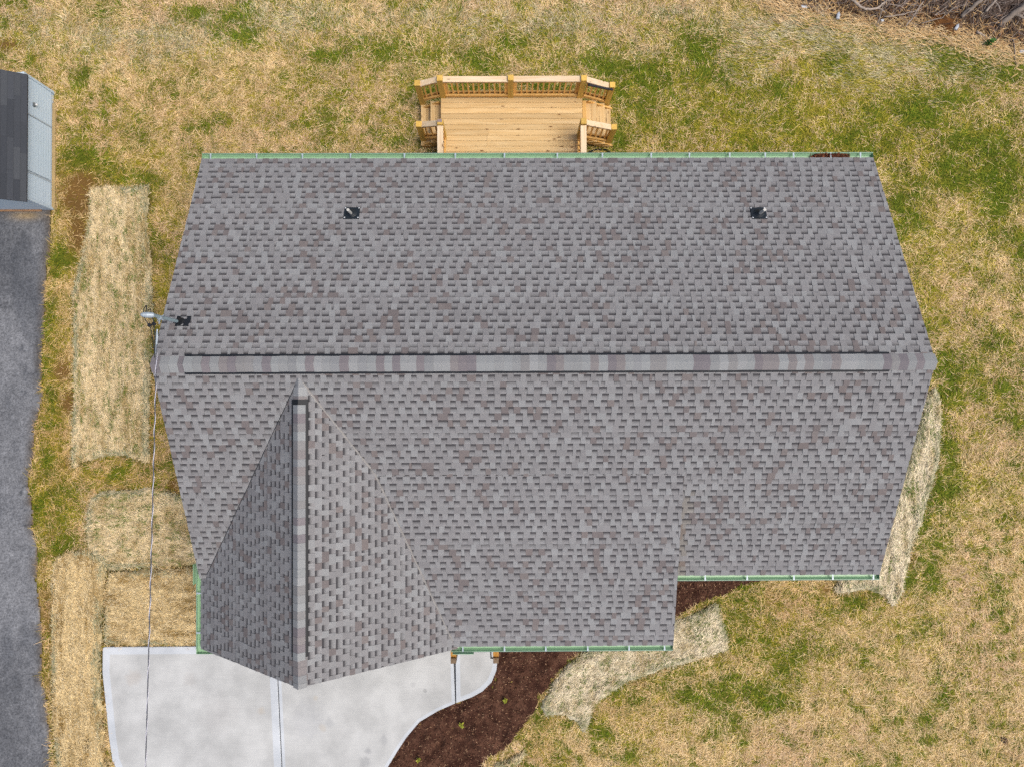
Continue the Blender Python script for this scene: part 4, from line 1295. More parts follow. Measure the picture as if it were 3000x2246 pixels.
# plumbing vents on the back slope
M_rub = plain('vent_rubber', col(34, 42, 50), .45, noise=.2, scale=20)
M_pvc = plain('pvc_pipe', col(212, 212, 208), .5, noise=.05)
M_nail = plain('nail_head', col(235, 240, 245), .3, .2)
sb = SLOPES['back']
for u, v, lean in ((1031, 627, 1), (2222, 627, 1)):
    for zz in np.linspace(5.2, 3.2, 2000):
        p = G(u, v, zz)
        if zz <= RIDGE - TB * p[1]:
            break
    c_ = Vector(p)
    q_ = MB()
    n_ = sb.n
    Mx = Matrix((( -sb.a.x, sb.u.x, n_.x, c_.x), (-sb.a.y, sb.u.y, n_.y, c_.y), (-sb.a.z, sb.u.z, n_.z, c_.z), (0, 0, 0, 1)))
    q_.box((-.165, -.16, .01), (.165, .15, .022), Mx, bev=.004)
    q_.lathe([(.118, .018), (.11, .03), (.085, .045), (.082, .055), (.06, .075), (.052, .09), (.03, .12)], c_ - n_ * 0 + Vector((0, -.01, 0)), n_.lerp(Vector((0, 0, 1)), .4))
    pv = q_.build('plumbing_vent', M_rub, house)
    t_ = MB()
    t_.tube([c_ + Vector((0, -.01, .02)), c_ + Vector((0, -.01, .36))], .03, 14, cap=False)
    t_.tube([c_ + Vector((0, -.01, .36)), c_ + Vector((0, -.01, .1))], .021, 14, cap=True)
    rr = []
    for j in range(14):
        a0, a1 = 2 * math.pi * j / 14, 2 * math.pi * (j + 1) / 14
        cc = c_ + Vector((0, -.01, .36))
        t_.face([cc + Vector((math.cos(a0) * .021, math.sin(a0) * .021, 0)), cc + Vector((math.cos(a0) * .03, math.sin(a0) * .03, 0)), cc + Vector((math.cos(a1) * .03, math.sin(a1) * .03, 0)), cc + Vector((math.cos(a1) * .021, math.sin(a1) * .021, 0))])
    t_.build('pipe', M_pvc, pv)
    for dx in (-.143, .143):
        for dy in (-.14, .115):
            k_ = MB()
            k_.lathe([(.017, 0), (.016, .004), (.008, .007)], Mx @ Vector((dx, dy, .022)), n_, 8)
            k_.build('nail', M_nail, pv)

# service mast with weatherhead
M_galv = plain('galvanised_pipe', tuple(v * 1.3 for v in col(140, 160, 168)), .5, .1, noise=.12, scale=12)
M_alu = plain('cast_aluminium', col(176, 190, 202), .4, .3, noise=.08, scale=12)
M_cable = plain('black_cable', col(34, 40, 46), .55)
mB = Vector((-7.09, .84, 4.86))
mast_top = mB + Vector((0, .02, 1.02))
q_ = MB()
q_.tube([mB + Vector((0, 0, -.1)), mast_top], .032, 14)
mast = q_.build('service_mast', M_galv, house)
q_ = MB()
nb_ = SLOPES['back'].n
c_ = mB + Vector((.0, .0, 0))
Mx = Matrix(((1, 0, nb_.x, c_.x), (0, SLOPES['back'].u.y * -1, nb_.y, c_.y), (0, SLOPES['back'].u.z * -1, nb_.z, c_.z), (0, 0, 0, 1)))
q_.box((-.08, -.10, .008), (.20, .13, .02), Mx, bev=.003)
q_.lathe([(.10, .01), (.085, .03), (.06, .07), (.045, .12), (.036, .16)], mB + Vector((0, 0, -.01)), Vector((0, 0, 1)), 14)
q_.build('mast_boot', M_black, mast)
q_ = MB()       # clam-shell head leaning away from the house
ax = Vector((-.9, 0, .35)).normalized()
hc = mast_top + Vector((-.02, 0, .02))
rings = []
for k_, (d_, rx, rz) in enumerate([(-.05, .026, .025), (-.04, .042, .036), (0, .052, .045), (.07, .055, .045), (.13, .046, .037), (.165, .028, .025), (.175, .01, .008)]):
    pts = []
    for j in range(14):
        a = 2 * math.pi * j / 14
        pts.append(hc + ax * d_ + Vector((0, 1, 0)) * (rx * math.cos(a)) + ax.cross(Vector((0, 1, 0))) * (rz * math.sin(a)))
    rings.append(pts)
for r0, r1 in zip(rings, rings[1:]):
    for j in range(14):
        q_.face([r0[j], r0[(j + 1) % 14], r1[(j + 1) % 14], r1[j]])
q_.face(rings[0])
q_.face(rings[-1])
q_.build('weatherhead', M_alu, mast, smooth=False)
q_ = MB()       # clamp with bolts and wire bracket
cl = mB + Vector((0, 0, .78))
q_.lathe([(.045, -.03), (.045, .03), (.033, .031)], cl, Vector((0, 0, 1)), 12)
for dx, dy in ((.075, .05), (.075, -.05), (-.04, .06), (-.04, -.07)):
    q_.beam(cl, cl + Vector((dx, dy, 0)), .014, .02)
q_.beam(cl, cl + Vector((0, -.12, .02)), .02, .02)
q_.build('mast_clamp', M_alu, mast)
hd = hc + ax * .12
q_ = MB()
def arc(p0, p1, p2, n_=10):
    out = []
    for i in range(n_ + 1):
        t = i / n_
        out.append(Vector(p0) * (1 - t) ** 2 + Vector(p1) * 2 * t * (1 - t) + Vector(p2) * t * t)
    return out
sp1, sp2 = hd + Vector((-.03, -.16, -.25)), hd + Vector((.06, -.14, -.23))
e_ = hd
lp = arc(e_ + Vector((.02, .05, -.03)), e_ + Vector((.03, .26, -.08)), e_ + Vector((-.06, .13, -.13)))[:-1] + arc(e_ + Vector((-.06, .13, -.13)), e_ + Vector((-.15, .0, -.18)), sp1)
q_.tube(lp, .008, 6)
lp = arc(e_ + Vector((.04, .04, -.03)), e_ + Vector((.06, .2, -.12)), e_ + Vector((.03, .02, -.2)))[:-1] + arc(e_ + Vector((.03, .02, -.2)), e_ + Vector((.05, -.08, -.24)), sp2)
q_.tube(lp, .008, 6)
att = Vector((-7.10, .62, 5.72))
for sp in (sp1, sp2):
    q_.tube(arc(sp, sp.lerp(att, .5) + Vector((-.02, -.08, -.02)), att + Vector((-.03, -.52, .02))), .007, 6)
q_.build('service_cable', M_cable, mast)
q_ = MB()
for sp in (sp1, sp2):
    q_.beam(sp + Vector((-.035, 0, 0)), sp + Vector((.035, -.005, 0)), .045, .04, bev=.008)
    q_.beam(sp + Vector((.0, -.035, 0)), sp + Vector((.0, .035, 0)), .03, .032, bev=.006)
q_.build('cable_splice', M_black, mast)

# ------------------------------------------------------------------ power line
M_wire = plain('wire_grey', col(78, 82, 94), .5, .1)
M_wire2 = plain('wire_bare', tuple(v * 1.3 for v in col(214, 214, 228)), .4, .1)
pe = Vector(G(424, 2246, 5.9))
dirv = (pe - att)
far = att + dirv * 4.0
pth = []
for i in range(41):
    t = i / 40
    p = att.lerp(far, t)
    p.z -= math.sin(math.pi * t) * .25 - t * .6
    pth.append(p)
q_ = MB()
q_.tube(pth, .0095, 6)
pl = q_.build('power_line', M_wire, origin=tuple(att))
tag(pl, 'thin twisted overhead wire running from the roof mast down across the driveway', 'power line')
q_ = MB()
hel = []
for i in range(1200):
    t = i / 1199 * .55
    k = t * 40
    i0 = min(int(k), 39)
    p = pth[i0].lerp(pth[i0 + 1], k - i0)
    a = i * .165
    hel.append(p + Vector((math.cos(a) * .010, 0, math.sin(a) * .010)))
q_.tube(hel, .006, 4)
bpy.context.view_layer.update()
q_.build('bare_strand', M_wire2, pl)
q_ = MB()
q_.tube([att, att + Vector((0, -.12, 0)), att + Vector((-.02, -.45, 0))], [.012, .022, .01], 8)
q_.build('wire_grip', M_alu, pl)

# ------------------------------------------------------------------ leaves caught in the back gutter
lx0, lx1 = G(2372, 458, zg)[0], G(2499, 458, zg)[0]
n_ = 700
a = rng.beta(2, 2, n_) * (lx1 - lx0) + lx0
b = 4.64 + rng.uniform(.004, .1, n_)
c_ = pick([[86, 48, 34], [112, 66, 44], [60, 36, 28], [132, 84, 60], [74, 42, 32]], n_)
hgt = .07 * np.sin(np.pi * np.clip((a - lx0) / (lx1 - lx0), 0, 1))
o = blades('leaf_debris', a, b, zg - .085 + rng.uniform(0, 1, n_) * (hgt + .02), rng.uniform(.02, .06, n_), rng.uniform(.008, .022, n_), rng.uniform(0, 1, n_), rng.uniform(0, 6.28, n_), c_, M_mulch)
tag(o, 'heap of brown leaf litter lying in the back gutter near its right end', 'leaf debris')

# ------------------------------------------------------------------ wooden deck
PINE = tuple(tuple(v * 1.12 for v in c) for c in (col(214, 178, 122), col(230, 199, 148), col(240, 213, 168)))
TREAT = tuple(tuple(v * 1.45 for v in c) for c in (col(188, 152, 74), col(208, 172, 90), col(220, 186, 108)))
CAPC = tuple(tuple(v * 1.22 for v in c) for c in (col(226, 196, 156), col(238, 216, 184), col(246, 228, 202)))
W_boardX = wood('deck_board_wood', 0, *PINE)
W_boardY = wood('tread_wood', 1, *PINE)
W_capX = wood('cap_rail_wood', 0, *CAPC)
W_capY = wood('cap_rail_wood_side', 1, *CAPC)
W_post = wood('post_wood', 2, *TREAT)
W_bal = wood('baluster_wood', 2, *(tuple(v * 1.6 for v in c) for c in (col(218, 170, 96), col(232, 186, 116), col(240, 200, 134))), False)
W_railX = wood('rail_wood', 0, *(tuple(v * 1.3 for v in c) for c in (col(204, 158, 90), col(222, 178, 108), col(232, 194, 130))), False)
W_railY = wood('rail_wood_side', 1, *(tuple(v * 1.3 for v in c) for c in (col(204, 158, 90), col(222, 178, 108), col(232, 194, 130))), False)
DX0, DX1, DY1, DZ = -2.41, 1.255, 7.10, .65
deck = empty('wooden_deck', (-.58, 5.7, 0), 'new pine deck with railings and side stairs behind the house', 'deck')
def bx_(name, lo, hi, m, parent=deck, bev=.004):
    q_ = MB()
    q_.box(lo, hi, None, None, bev)
    return q_.build(name, m, parent)
def bm_(name, a, b, wd, h, m, parent=deck, bev=.004, up=(0, 0, 1)):
    q_ = MB()
    q_.beam(a, b, wd, h, up, None, bev)
    return q_.build(name, m, parent)
y = DY1
i = 0
while y > 4.35:
    y0 = y - .1380
    if i in (7, 8, 6, 10):
        xs_ = DX0 + (1.19 if i != 6 else 1.22)
        bx_('deck_board', (DX0, y0, DZ - .03), (xs_ - .001, y, DZ), W_boardX)
        bx_('deck_board', (xs_ + .001, y0, DZ - .03), (DX1, y, DZ), W_boardX)
    else:
        bx_('deck_board', (DX0, y0, DZ - .03), (DX1, y, DZ + random.uniform(-.001, .001)), W_boardX)
    y = y0 - .0043
    i += 1
# frame under the boards
bx_('rim_joist', (DX0 + .02, DY1 - .06, DZ - .26), (DX1 - .02, DY1 - .022, DZ - .032), W_railX)
bx_('rim_joist', (DX0 + .015, 4.35, DZ - .26), (DX0 + .052, DY1 - .062, DZ - .032), W_railY)
bx_('rim_joist', (DX1 + .003, 4.35, DZ - .25), (DX1 + .105, DY1 - .09, DZ - .004), W_railY)
for k in range(1, 7):
    xx = DX0 + (DX1 - DX0) * k / 7
    bx_('joist', (xx - .019, 4.35, DZ - .26), (xx + .019, DY1 - .063, DZ - .034), W_railY)
PW = .14
def post(x_, y_, z1, z0=0.0, m=None):
    q_ = MB()
    q_.box((x_ - PW / 2, y_ - PW / 2, z0), (x_ + PW / 2, y_ + PW / 2, z1), None, None, .006)
    return q_.build('post', m or W_post, deck)
PZ = 1.65
pts_far = [(-2.342, 7.14), (-.603, 7.146), (1.191, 7.136)]
for p in pts_far: post(p[0], p[1], PZ, 0)
NL, NR = (-2.334, 6.06), (1.179, 6.07)
pn = post(NL[0], NL[1], PZ, 0)
tag(pn, 'post with a grey painted patch on its top')
q_ = MB()
q_.box((NL[0] - .062, NL[1] - .01, PZ), (NL[0] + .05, NL[1] + .062, PZ + .0025))
q_.build('paint_patch', plain('grey_paint', col(158, 140, 140), .8, noise=.3, scale=30), pn)
post(NR[0], NR[1], PZ, 0)
OL, OR = -2.93, 1.985
OLZ, ORZ = 1.13, 1.10
for (x_, y_, z_) in ((OL, 7.15, 1.36), (OL + .02, 6.18, 1.22), (OR - .035, 7.15, 1.25), (OR + .02, 6.14, 1.12)): post(x_, y_, z_, 0)
def baluster_row(p0, p1, zb0, zb1, zt0, zt1, n_, side):
    for k in range(n_):
        t = (k + .5) / n_ if n_ > 1 else .5
        x_, y_ = p0[0] + (p1[0] - p0[0]) * t, p0[1] + (p1[1] - p0[1]) * t
        z0_, z1_ = zb0 + (zb1 - zb0) * t, zt0 + (zt1 - zt0) * t
        q_ = MB()
        q_.box((x_ - .019, y_ - .019, z0_), (x_ + .019, y_ + .019, z1_), None, None, .002)
        q_.build('baluster', W_bal, deck)
CZ = 1.585
# far railing: two bays
for (a, b, nbal) in ((pts_far[0], pts_far[1], 12), (pts_far[1], pts_far[2], 12)):
    xa, xb = a[0] + PW / 2, b[0] - PW / 2
    yy = a[1]
    bx_('cap_rail', (xa, yy - .075, CZ - .038), (xb, yy + .07, CZ), W_capX)
    bx_('top_rail', (xa, yy - .045, CZ - .13), (xb, yy - .008, CZ - .042), W_railX)
    bx_('bottom_rail', (xa, yy - .075, DZ + .07), (xb, yy - .022, DZ + .16), W_railX)
    bx_('bottom_rail', (xa, yy + .022, DZ + .07), (xb, yy + .06, DZ + .16), W_railX)
    baluster_row((xa, yy), (xb, yy), DZ + .05, DZ + .05, CZ - .04, CZ - .04, nbal, 0)
    bx_('rail_block', (xa, yy - .02, DZ + .05), (xa + .045, yy + .02, CZ - .04), W_bal)
    bx_('rail_block', (xb - .045, yy - .02, DZ + .05), (xb, yy + .02, CZ - .04), W_bal)
# stair railings (slope down to the outer posts)
def stair_rail(pin, pout, zin, zout, n_, nm='cap_rail'):
    sgn = 1 if pout[0] > pin[0] else -1
    xa, xb = pin[0] + sgn * PW / 2, pout[0] - sgn * PW / 2
    ya, yb_ = pin[1], pout[1]
    bm_('cap_rail', (xa, ya, zin), (xb, yb_, zout), .14, .038, W_capX)
    bm_('top_rail', (xa, ya - .02, zin - .075), (xb, yb_ - .02, zout - .075), .036, .085, W_railX)
    dzr = .80
    bm_('bottom_rail', (xa, ya - .045, zin - dzr), (xb, yb_ - .045, zout - dzr), .05, .085, W_railX)
    bm_('bottom_rail', (xa, ya + .04, zin - dzr), (xb, yb_ + .04, zout - dzr), .036, .085, W_railX)
    baluster_row((xa, ya), (xb, yb_), zin - dzr - .02, zout - dzr - .02, zin - .03, zout - .03, n_, 0)
stair_rail(pts_far[0], (OL, 7.15), CZ - .03, 1.30, 3)
stair_rail(pts_far[2], (OR - .035, 7.15), CZ - .03, 1.18, 5)
stair_rail(NL, (OL + .02, 6.18), CZ - .03, 1.17, 3)
stair_rail(NR, (OR + .02, 6.14), CZ - .03, 1.08, 5)
# railings back to the house
for (x_, sgn) in ((NL[0], 1), (NR[0], -1)):
    y0_, y1_ = 4.40, NL[1] - PW / 2
    bx_('cap_rail', (x_ - .073, y0_, CZ - .038), (x_ + .073, y1_, CZ), W_capY)
    bx_('top_rail', (x_ - .02, y0_, CZ - .13), (x_ + .018, y1_, CZ - .042), W_railY)
    bx_('bottom_rail', (x_ + sgn * .022 - (0 if sgn > 0 else .04), y0_, DZ + .07), (x_ + sgn * .022 + (.04 if sgn > 0 else 0), y1_, DZ + .16), W_railY)
    for k in range(12):
        yy = y1_ - .09 - k * .125
        bx_('baluster', (x_ - .019, yy - .019, DZ + .05), (x_ + .019, yy + .019, CZ - .04), W_bal)
    bx_('rail_block', (x_ - .02 + sgn * .03, y1_ - .05, DZ + .05), (x_ + .02 + sgn * .03, y1_, CZ - .04), W_bal)
# stairs: treads are two boards each
YA, YB_ = 6.02, 7.05
def tread(x0, x1, z_):
    lo, hi = min(x0, x1), max(x0, x1)
    bx_('tread', (lo, YA - .02, z_ - .038), (hi, YB_ + .04, z_), W_boardY)
for x0, x1, z_ in ((-2.425, -2.562, .43), (-2.566, -2.703, .43), (-2.70, -2.838, .22), (-2.842, -2.979, .22)): tread(x0, x1, z_)
for x0, x1, z_ in ((1.362, 1.505, .48), (1.508, 1.65, .48), (1.60, 1.74, .31), (1.743, 1.885, .31), (1.84, 1.955, .15), (1.958, 2.07, .15)): tread(x0, x1, z_)
for yy in (YA + .01, YA + .5, YB_ - .03):
    bm_('stringer', (DX0 - .01, yy, .46), (-2.93, yy, .06), .04, .24, W_railX)
    bm_('stringer', (DX1 + .11, yy, .50), (2.05, yy, .03), .04, .24, W_railX)
# black hand rail on brackets
M_iron = plain('black_iron', col(44, 46, 54), .5, .2)
ha, hb_ = Vector((1.30, 7.03, 1.50)), Vector((1.965, 7.04, 1.20))
hr = bm_('hand_rail', ha, hb_, .05, .045, M_iron, bev=.01)
tag(hr, 'black metal hand rail on brackets along the right stair')
bpy.context.view_layer.update()
for p in (ha + Vector((.04, 0, 0)), hb_ - Vector((.04, 0, 0))):
    q_ = MB()
    q_.beam(p, p + Vector((0, .075, -.01)), .03, .04)
    q_.lathe([(.04, 0), (.04, .01), (.02, .012)], p + Vector((0, .068, -.01)), Vector((0, 1, 0)), 10)
    q_.build('bracket', M_iron, hr)

# hose-like cable on the grass behind the stairs
q_ = MB()
c0 = G(1750, 452, .03)
pp = []
for i in range(60):
    a = i * .27
    r = .23 + .02 * math.sin(i * .5)
    pp.append((c0[0] + math.cos(a) * r * 1.3 + i * .002, c0[1] + math.sin(a) * r * .5, .05 + .012 * math.sin(i * .9) + i * .0004))
q_.tube(pp, .009, 6)
o = q_.build('cable_coil', M_cable, origin=c0)
tag(o, 'loops of black cable lying on the grass beside the right deck stairs', 'cable')

# ------------------------------------------------------------------ porch stair railings at the front walk
W_new = wood('weathered_post_wood', 2, col(118, 100, 82), col(140, 120, 98), col(156, 136, 112))
W_newY = wood('new_rail_wood', 1, col(186, 132, 60), col(214, 160, 84), col(226, 180, 108))
for (xx, side, lab) in ((-2.09, 0, 'wooden stair railing end on the walk joint beside the driveway'), (-1.03, 1, 'wooden stair railing with a black hand rail next to the mulch bed')):
    rl = empty('porch_railing', (xx, -7.22, .07), lab, 'stair railing', 'wooden railings of the porch steps')
    bx_('newel_post', (xx - .068, -7.29, .068), (xx + .068, -7.155, 1.1), W_new, rl, .006)
    bm_('cap_rail', (xx, -7.152, 1.0), (xx, -5.85, 1.62), .14, .04, W_newY, rl)
    bm_('bottom_rail', (xx, -7.152, .32), (xx, -5.85, .94), .06, .09, W_newY, rl)
    for k in range(8):
        yy = -7.06 + k * .15
        zt = 1.0 + (yy + 7.152) * .476 - .02
        bx_('baluster', (xx - .019, yy - .019, zt - .68), (xx + .019, yy + .019, zt), W_bal, rl, .002)
    bx_('newel_post', (xx - .068, -5.98, .068), (xx + .068, -5.852, 1.72), W_new, rl, .006)
    if side:
        h_ = bm_('hand_rail', (xx - .125, -7.2, .98), (xx - .125, -5.95, 1.58), .03, .03, M_iron, rl)
        bx_('rail_bracket', (xx - .14, -7.215, .955), (xx - .069, -7.185, .985), M_iron, rl, .002)

# porch step slab under the railings
q_ = MB()
q_.box((-2.0, -6.6, .07), (-1.12, -6.25, .24), bev=.01)
q_.box((-2.0, -6.25, .07), (-1.12, -5.7, .42), bev=.01)
o = q_.build('porch_steps', M_conc, house)

# ------------------------------------------------------------------ neighbour's low shed
M_shroof = attr_mat('dark_shingle', .95, .2, 60, .4)
M_vinyl = plain('pale_vinyl', tuple(v * 1.45 for v in col(180, 198, 214)), .5, noise=.04, scale=3)
M_strip = plain('foundation_strip', col(186, 162, 116), .9, noise=.25, scale=6)
M_rust = plain('bare_wood_edge', col(176, 136, 100), .9, noise=.3, scale=20)
shed = empty('storage_shed', (-15, 5.9, 0), 'low pale sided shed with a dark shingle roof at the left edge', 'shed')
EX, EZ, SLP = -12.68, 1.22, .55
XB = -17.2
ry0, ry1 = SHED_Y0 - .12, SHED_Y1 - .08
ss = Slope((EX, ry0, EZ), (EX, ry1, EZ), (-1, 0, SLP), sl_len(EX - XB, SLP))
q_ = MB()
p = [ss.P(0, 0), ss.P(ss.S, 0), ss.P(ss.S, ss.L), ss.P(0, ss.L)]
qd = [v - Vector((0, 0, .05)) for v in p]
q_.face(p[::-1] if (p[1] - p[0]).cross(p[2] - p[0]).z < 0 else p)
for i in range(4):
    q_.face([p[i], p[(i + 1) % 4], qd[(i + 1) % 4], qd[i]])
sroof = q_.build('roof', M_under, shed, origin=(EX, ry0, EZ))
bpy.context.view_layer.update()
t = -.01
row = 0
while t < ss.L - .02:
    t1 = min(t + .135, ss.L)
    q0 = -random.uniform(0, .8)
    while q0 < ss.S:
        q1 = q0 + random.uniform(.6, 1.0)
        a0, a1 = max(q0, 0), min(q1, ss.S) - .003
        if a1 > a0 + .03 and row < 12:
            c = jit(col(*random.choice([(74, 78, 85), (78, 82, 89), (70, 74, 81), (82, 86, 92), (75, 79, 86)])), .08)
            sq = MB()
            pts = [ss.P(a0, t, .012), ss.P(a1, t, .012), ss.P(a1, t1, .004), ss.P(a0, t1, .004)]
            if (pts[1] - pts[0]).cross(pts[2] - pts[0]).z < 0: pts = pts[::-1]
            sq.face(pts, c)
            sq.face([ss.P(a0, t, .012), ss.P(a1, t, .012), ss.P(a1, t, -.002), ss.P(a0, t, -.002)], shade(c, .7))
            sq.build('shingle', M_shroof, sroof)
        q0 = q1
    t = t1
    row += 1
# walls: foundation strip, clapboards one by one
q_ = MB()
q_.box((XB, SHED_Y0, 0), (SHED_X1 - .02, SHED_Y1, 1.16))
q_.box((XB, SHED_Y0 + .02, 1.1), (SHED_X1 - .05, SHED_Y0 + .04, 1.25))
wl = q_.build('wall', M_vinyl, shed)
q_ = MB()
q_.face([(SHED_X1 - .02, SHED_Y0 + .01, 1.16), (XB, SHED_Y0 + .01, 1.16), (XB, SHED_Y0 + .01, EZ + (EX - XB) * SLP - .08)])
q_.build('gable', M_vinyl, shed)
bpy.context.view_layer.update()
for k in range(11):
    z0 = .13 + k * .095
    sq = MB()
    Mx = Matrix.Translation((SHED_X1 - .018, 0, z0)) @ Matrix.Rotation(R_(-6), 4, 'Y')
    for (ya, yb_) in ((SHED_Y0 + .05, RG), (5.10, 6.52), (6.57, SHED_Y1 - .05)):
        sq.box((0, ya, 0), (.012, yb_, .097), Mx)
    sq.build('siding_board', M_vinyl, wl)
    sq = MB()
    Mx = Matrix.Translation((0, SHED_Y0 + .016, z0)) @ Matrix.Rotation(R_(-6), 4, 'X')
    sq.box((XB, -.012, 0), (SHED_X1 - .04, 0, .097), Mx)
    sq.build('siding_board', M_vinyl, wl)
M_seam = plain('seam_trim', tuple(v * 1.25 for v in col(172, 186, 198)), .5)
for yy in (5.075, 6.545):
    q_ = MB()
    q_.box((SHED_X1 - .02, yy - .015, .1), (SHED_X1 + .004, yy + .015, 1.17))
    q_.build('seam_trim', M_seam, shed)
for yy in (SHED_Y0 + .02, SHED_Y1 - .02):
    q_ = MB()
    q_.box((SHED_X1 - .04, yy - .03, .02), (SHED_X1 + .016, yy + .03, 1.17))
    q_.build('corner_trim', M_vinyl, shed)
q_ = MB()
q_.box((SHED_X1 - .02, SHED_Y0 + .02, -.03), (SHED_X1 + .065, SHED_Y1 - .3, .075), bev=.01)
q_.build('foundation', M_strip, shed)
q_ = MB()
q_.box((XB, SHED_Y0 - .05, .0), (SHED_X1 - .3, SHED_Y0 + .0, .06), bev=.008)
q_.build('threshold', M_rust, shed)
q_ = MB()
lp_ = Vector((SHED_X1 + .01, 6.84, .8))
q_.box((lp_.x - .01, lp_.y - .03, lp_.z - .04), (lp_.x + .03, lp_.y + .06, lp_.z + .04), bev=.008)
wlamp = q_.build('wall_lamp', plain('lamp_bracket', col(110, 118, 124), .5), shed)
bpy.context.view_layer.update()
q_ = MB()
q_.lathe([(.015, 0), (.028, .015), (.03, .04), (.02, .06)], lp_ + Vector((.03, .015, 0)), Vector((1, 0, .1)), 12)
q_.build('lamp_globe', plain('lamp_glass', col(240, 244, 248), .2), wlamp)

# ------------------------------------------------------------------ brush pile at the upper right
n_ = 9000
px_ = rng.uniform(BRUSH_EDGE[0][0], BRUSH_EDGE[-1][0], n_ * 3)
py_ = rng.uniform(7.8, 13.5, n_ * 3)
k = inside(px_, py_, BRUSH)
px_, py_ = px_[k], py_[k]
dd = edge_dist(px_, py_, BRUSH_EDGE, False)
nn = len(px_)
strawy = rng.uniform(0, 1, nn) < np.clip(.85 - dd * .75, .06, .9)
cb = np.where(strawy[:, None], pick([[202, 166, 116], [182, 146, 100], [212, 184, 140], [160, 122, 84], [142, 106, 76]], nn, 1.15), pick([[104, 90, 82], [132, 118, 110], [76, 62, 56], [152, 140, 132], [92, 76, 66], [62, 50, 44]], nn))
ang = np.where(strawy, rng.uniform(0, 6.28, nn), rng.normal(.75, .7, nn))
ln = np.where(strawy, rng.uniform(.1, .32, nn), rng.uniform(.2, .9, nn))
zb = (fbm(px_ * 1.5, py_ * 1.5, 61) - .3) * .25 * np.clip(dd / .6, 0, 1) + rng.uniform(0, .22, nn) * np.clip(dd / .5, .15, 1)
o = blades('brush', px_, py_, zb, ln, rng.uniform(.007, .018, nn), rng.normal(.1, .25, nn), ang, cb, M_blade)
tag(o, 'tangle of dead brown twigs and dry stalks at the upper right edge', kind='stuff')
# a fringe of golden straw along the brush
n_ = 3600
t_ = rng.uniform(0, len(BRUSH_EDGE) - 1.001, n_)
ii = t_.astype(int)
be = np.array(BRUSH_EDGE)
ex = be[ii] + (be[ii + 1] - be[ii]) * (t_ - ii)[:, None]
dxy = be[ii + 1] - be[ii]
o = blades('dry_stalks', ex[:, 0] + rng.normal(0, .1, n_), ex[:, 1] + rng.normal(-.06, .2, n_), rng.uniform(0, .09, n_), rng.uniform(.1, .34, n_), rng.uniform(.007, .014, n_),
           np.abs(rng.normal(0, .25, n_)), np.arctan2(dxy[:, 1], dxy[:, 0]) + rng.normal(0, .45, n_) + np.pi * rng.integers(0, 2, n_),
           pick([[226, 190, 138], [214, 178, 126], [200, 164, 112], [234, 208, 164], [192, 170, 128]], n_, 1.2), M_blade)
tag(o, 'golden dry stalks lying along the edge of the brush', kind='stuff')
M_bark = plain('grey_bark', col(150, 138, 128), .9, noise=.35, scale=9, bump=.6)
M_bark2 = plain('pale_bark', col(184, 170, 158), .9, noise=.25, scale=9, bump=.5)
def limb(pts, r0, r1, m, lab, twigs=0):
    q_ = MB()
    pts = [Vector(p) for p in pts]
    fine = []
    for i in range(len(pts) - 1):
        for k in range(5):
            t = k / 5
            fine.append(pts[i].lerp(pts[i + 1], t) + Vector((random.uniform(-.015, .015), random.uniform(-.015, .015), random.uniform(-.01, .01))))
    fine.append(pts[-1])
    rr = [r0 + (r1 - r0) * i / (len(fine) - 1) for i in range(len(fine))]
    q_.tube(fine, rr, 8)
    o = q_.build('fallen_branch', m, origin=tuple(fine[0]), smooth=True)
    tag(o, lab, 'branch', 'fallen branches in the brush')
    bpy.context.view_layer.update()
    for k in range(twigs):
        a_ = random.choice(fine[4:])
        d_ = Vector((random.uniform(-1, 1), random.uniform(-1, 1), random.uniform(0, .5))) * random.uniform(.2, .5)
        t_m = MB()
        t_m.tube([a_, a_ + d_ * .5 + Vector((0, 0, .03)), a_ + d_], [r1 * .7, r1 * .5, r1 * .25], 5)
        t_m.build('twig', m, o)
def gz(u, v, z_): return G(u, v, z_)
limb([gz(2485, -12, .35), gz(2510, 14, .33), gz(2535, 28, .32), gz(2565, 27, .3), gz(2590, 10, .3), gz(2610, -10, .3)], .035, .022, M_bark2, 'pale curved branch at the top edge of the brush', 3)
limb([gz(2815, 50, .22), gz(2845, 25, .35), gz(2880, -5, .5), gz(2930, -50, .6)], .055, .045, M_bark, 'thick grey limb slanting out of the brush, left of the two paler ones', 2)
limb([gz(2885, 36, .25), gz(2910, 10, .4), gz(2935, -18, .5)], .035, .03, M_bark2, 'pale short limb between the two thick grey limbs in the brush', 1)
limb([gz(2925, 76, .15), gz(2960, 48, .3), gz(3000, 18, .45), gz(3080, -30, .7)], .07, .08, M_bark, 'thickest grey limb in the corner of the brush', 2)
limb([gz(2570, 70, .2), gz(2585, 30, .25), gz(2592, -10, .3)], .018, .012, M_bark, 'thin upright grey stick below the curved branch', 2)
limb([gz(2655, 78, .15), gz(2680, 40, .22), gz(2705, 5, .3)], .016, .012, M_bark2, 'thin slanting stick in the middle of the brush', 2)
limb([gz(2590, 50, .18), gz(2650, 42, .2), gz(2690, 30, .22)], .014, .01, M_bark2, 'thin level pale stick crossing the middle of the brush', 2)
limb([gz(2700, 70, .18), gz(2760, 52, .22), gz(2800, 20, .3)], .016, .01, M_bark, 'long thin stick above the rusty dirt patch', 2)
limb([gz(2968, 118, .1), gz(2973, 160, .1), gz(2978, 193, .06)], .014, .008, M_bark, 'dark bare stick standing out of the lawn edge at far right', 0)
limb([gz(2862, 92, .1), gz(2885, 108, .08)], .03, .022, M_bark2, 'short pale log on the reddish leaf litter', 0)

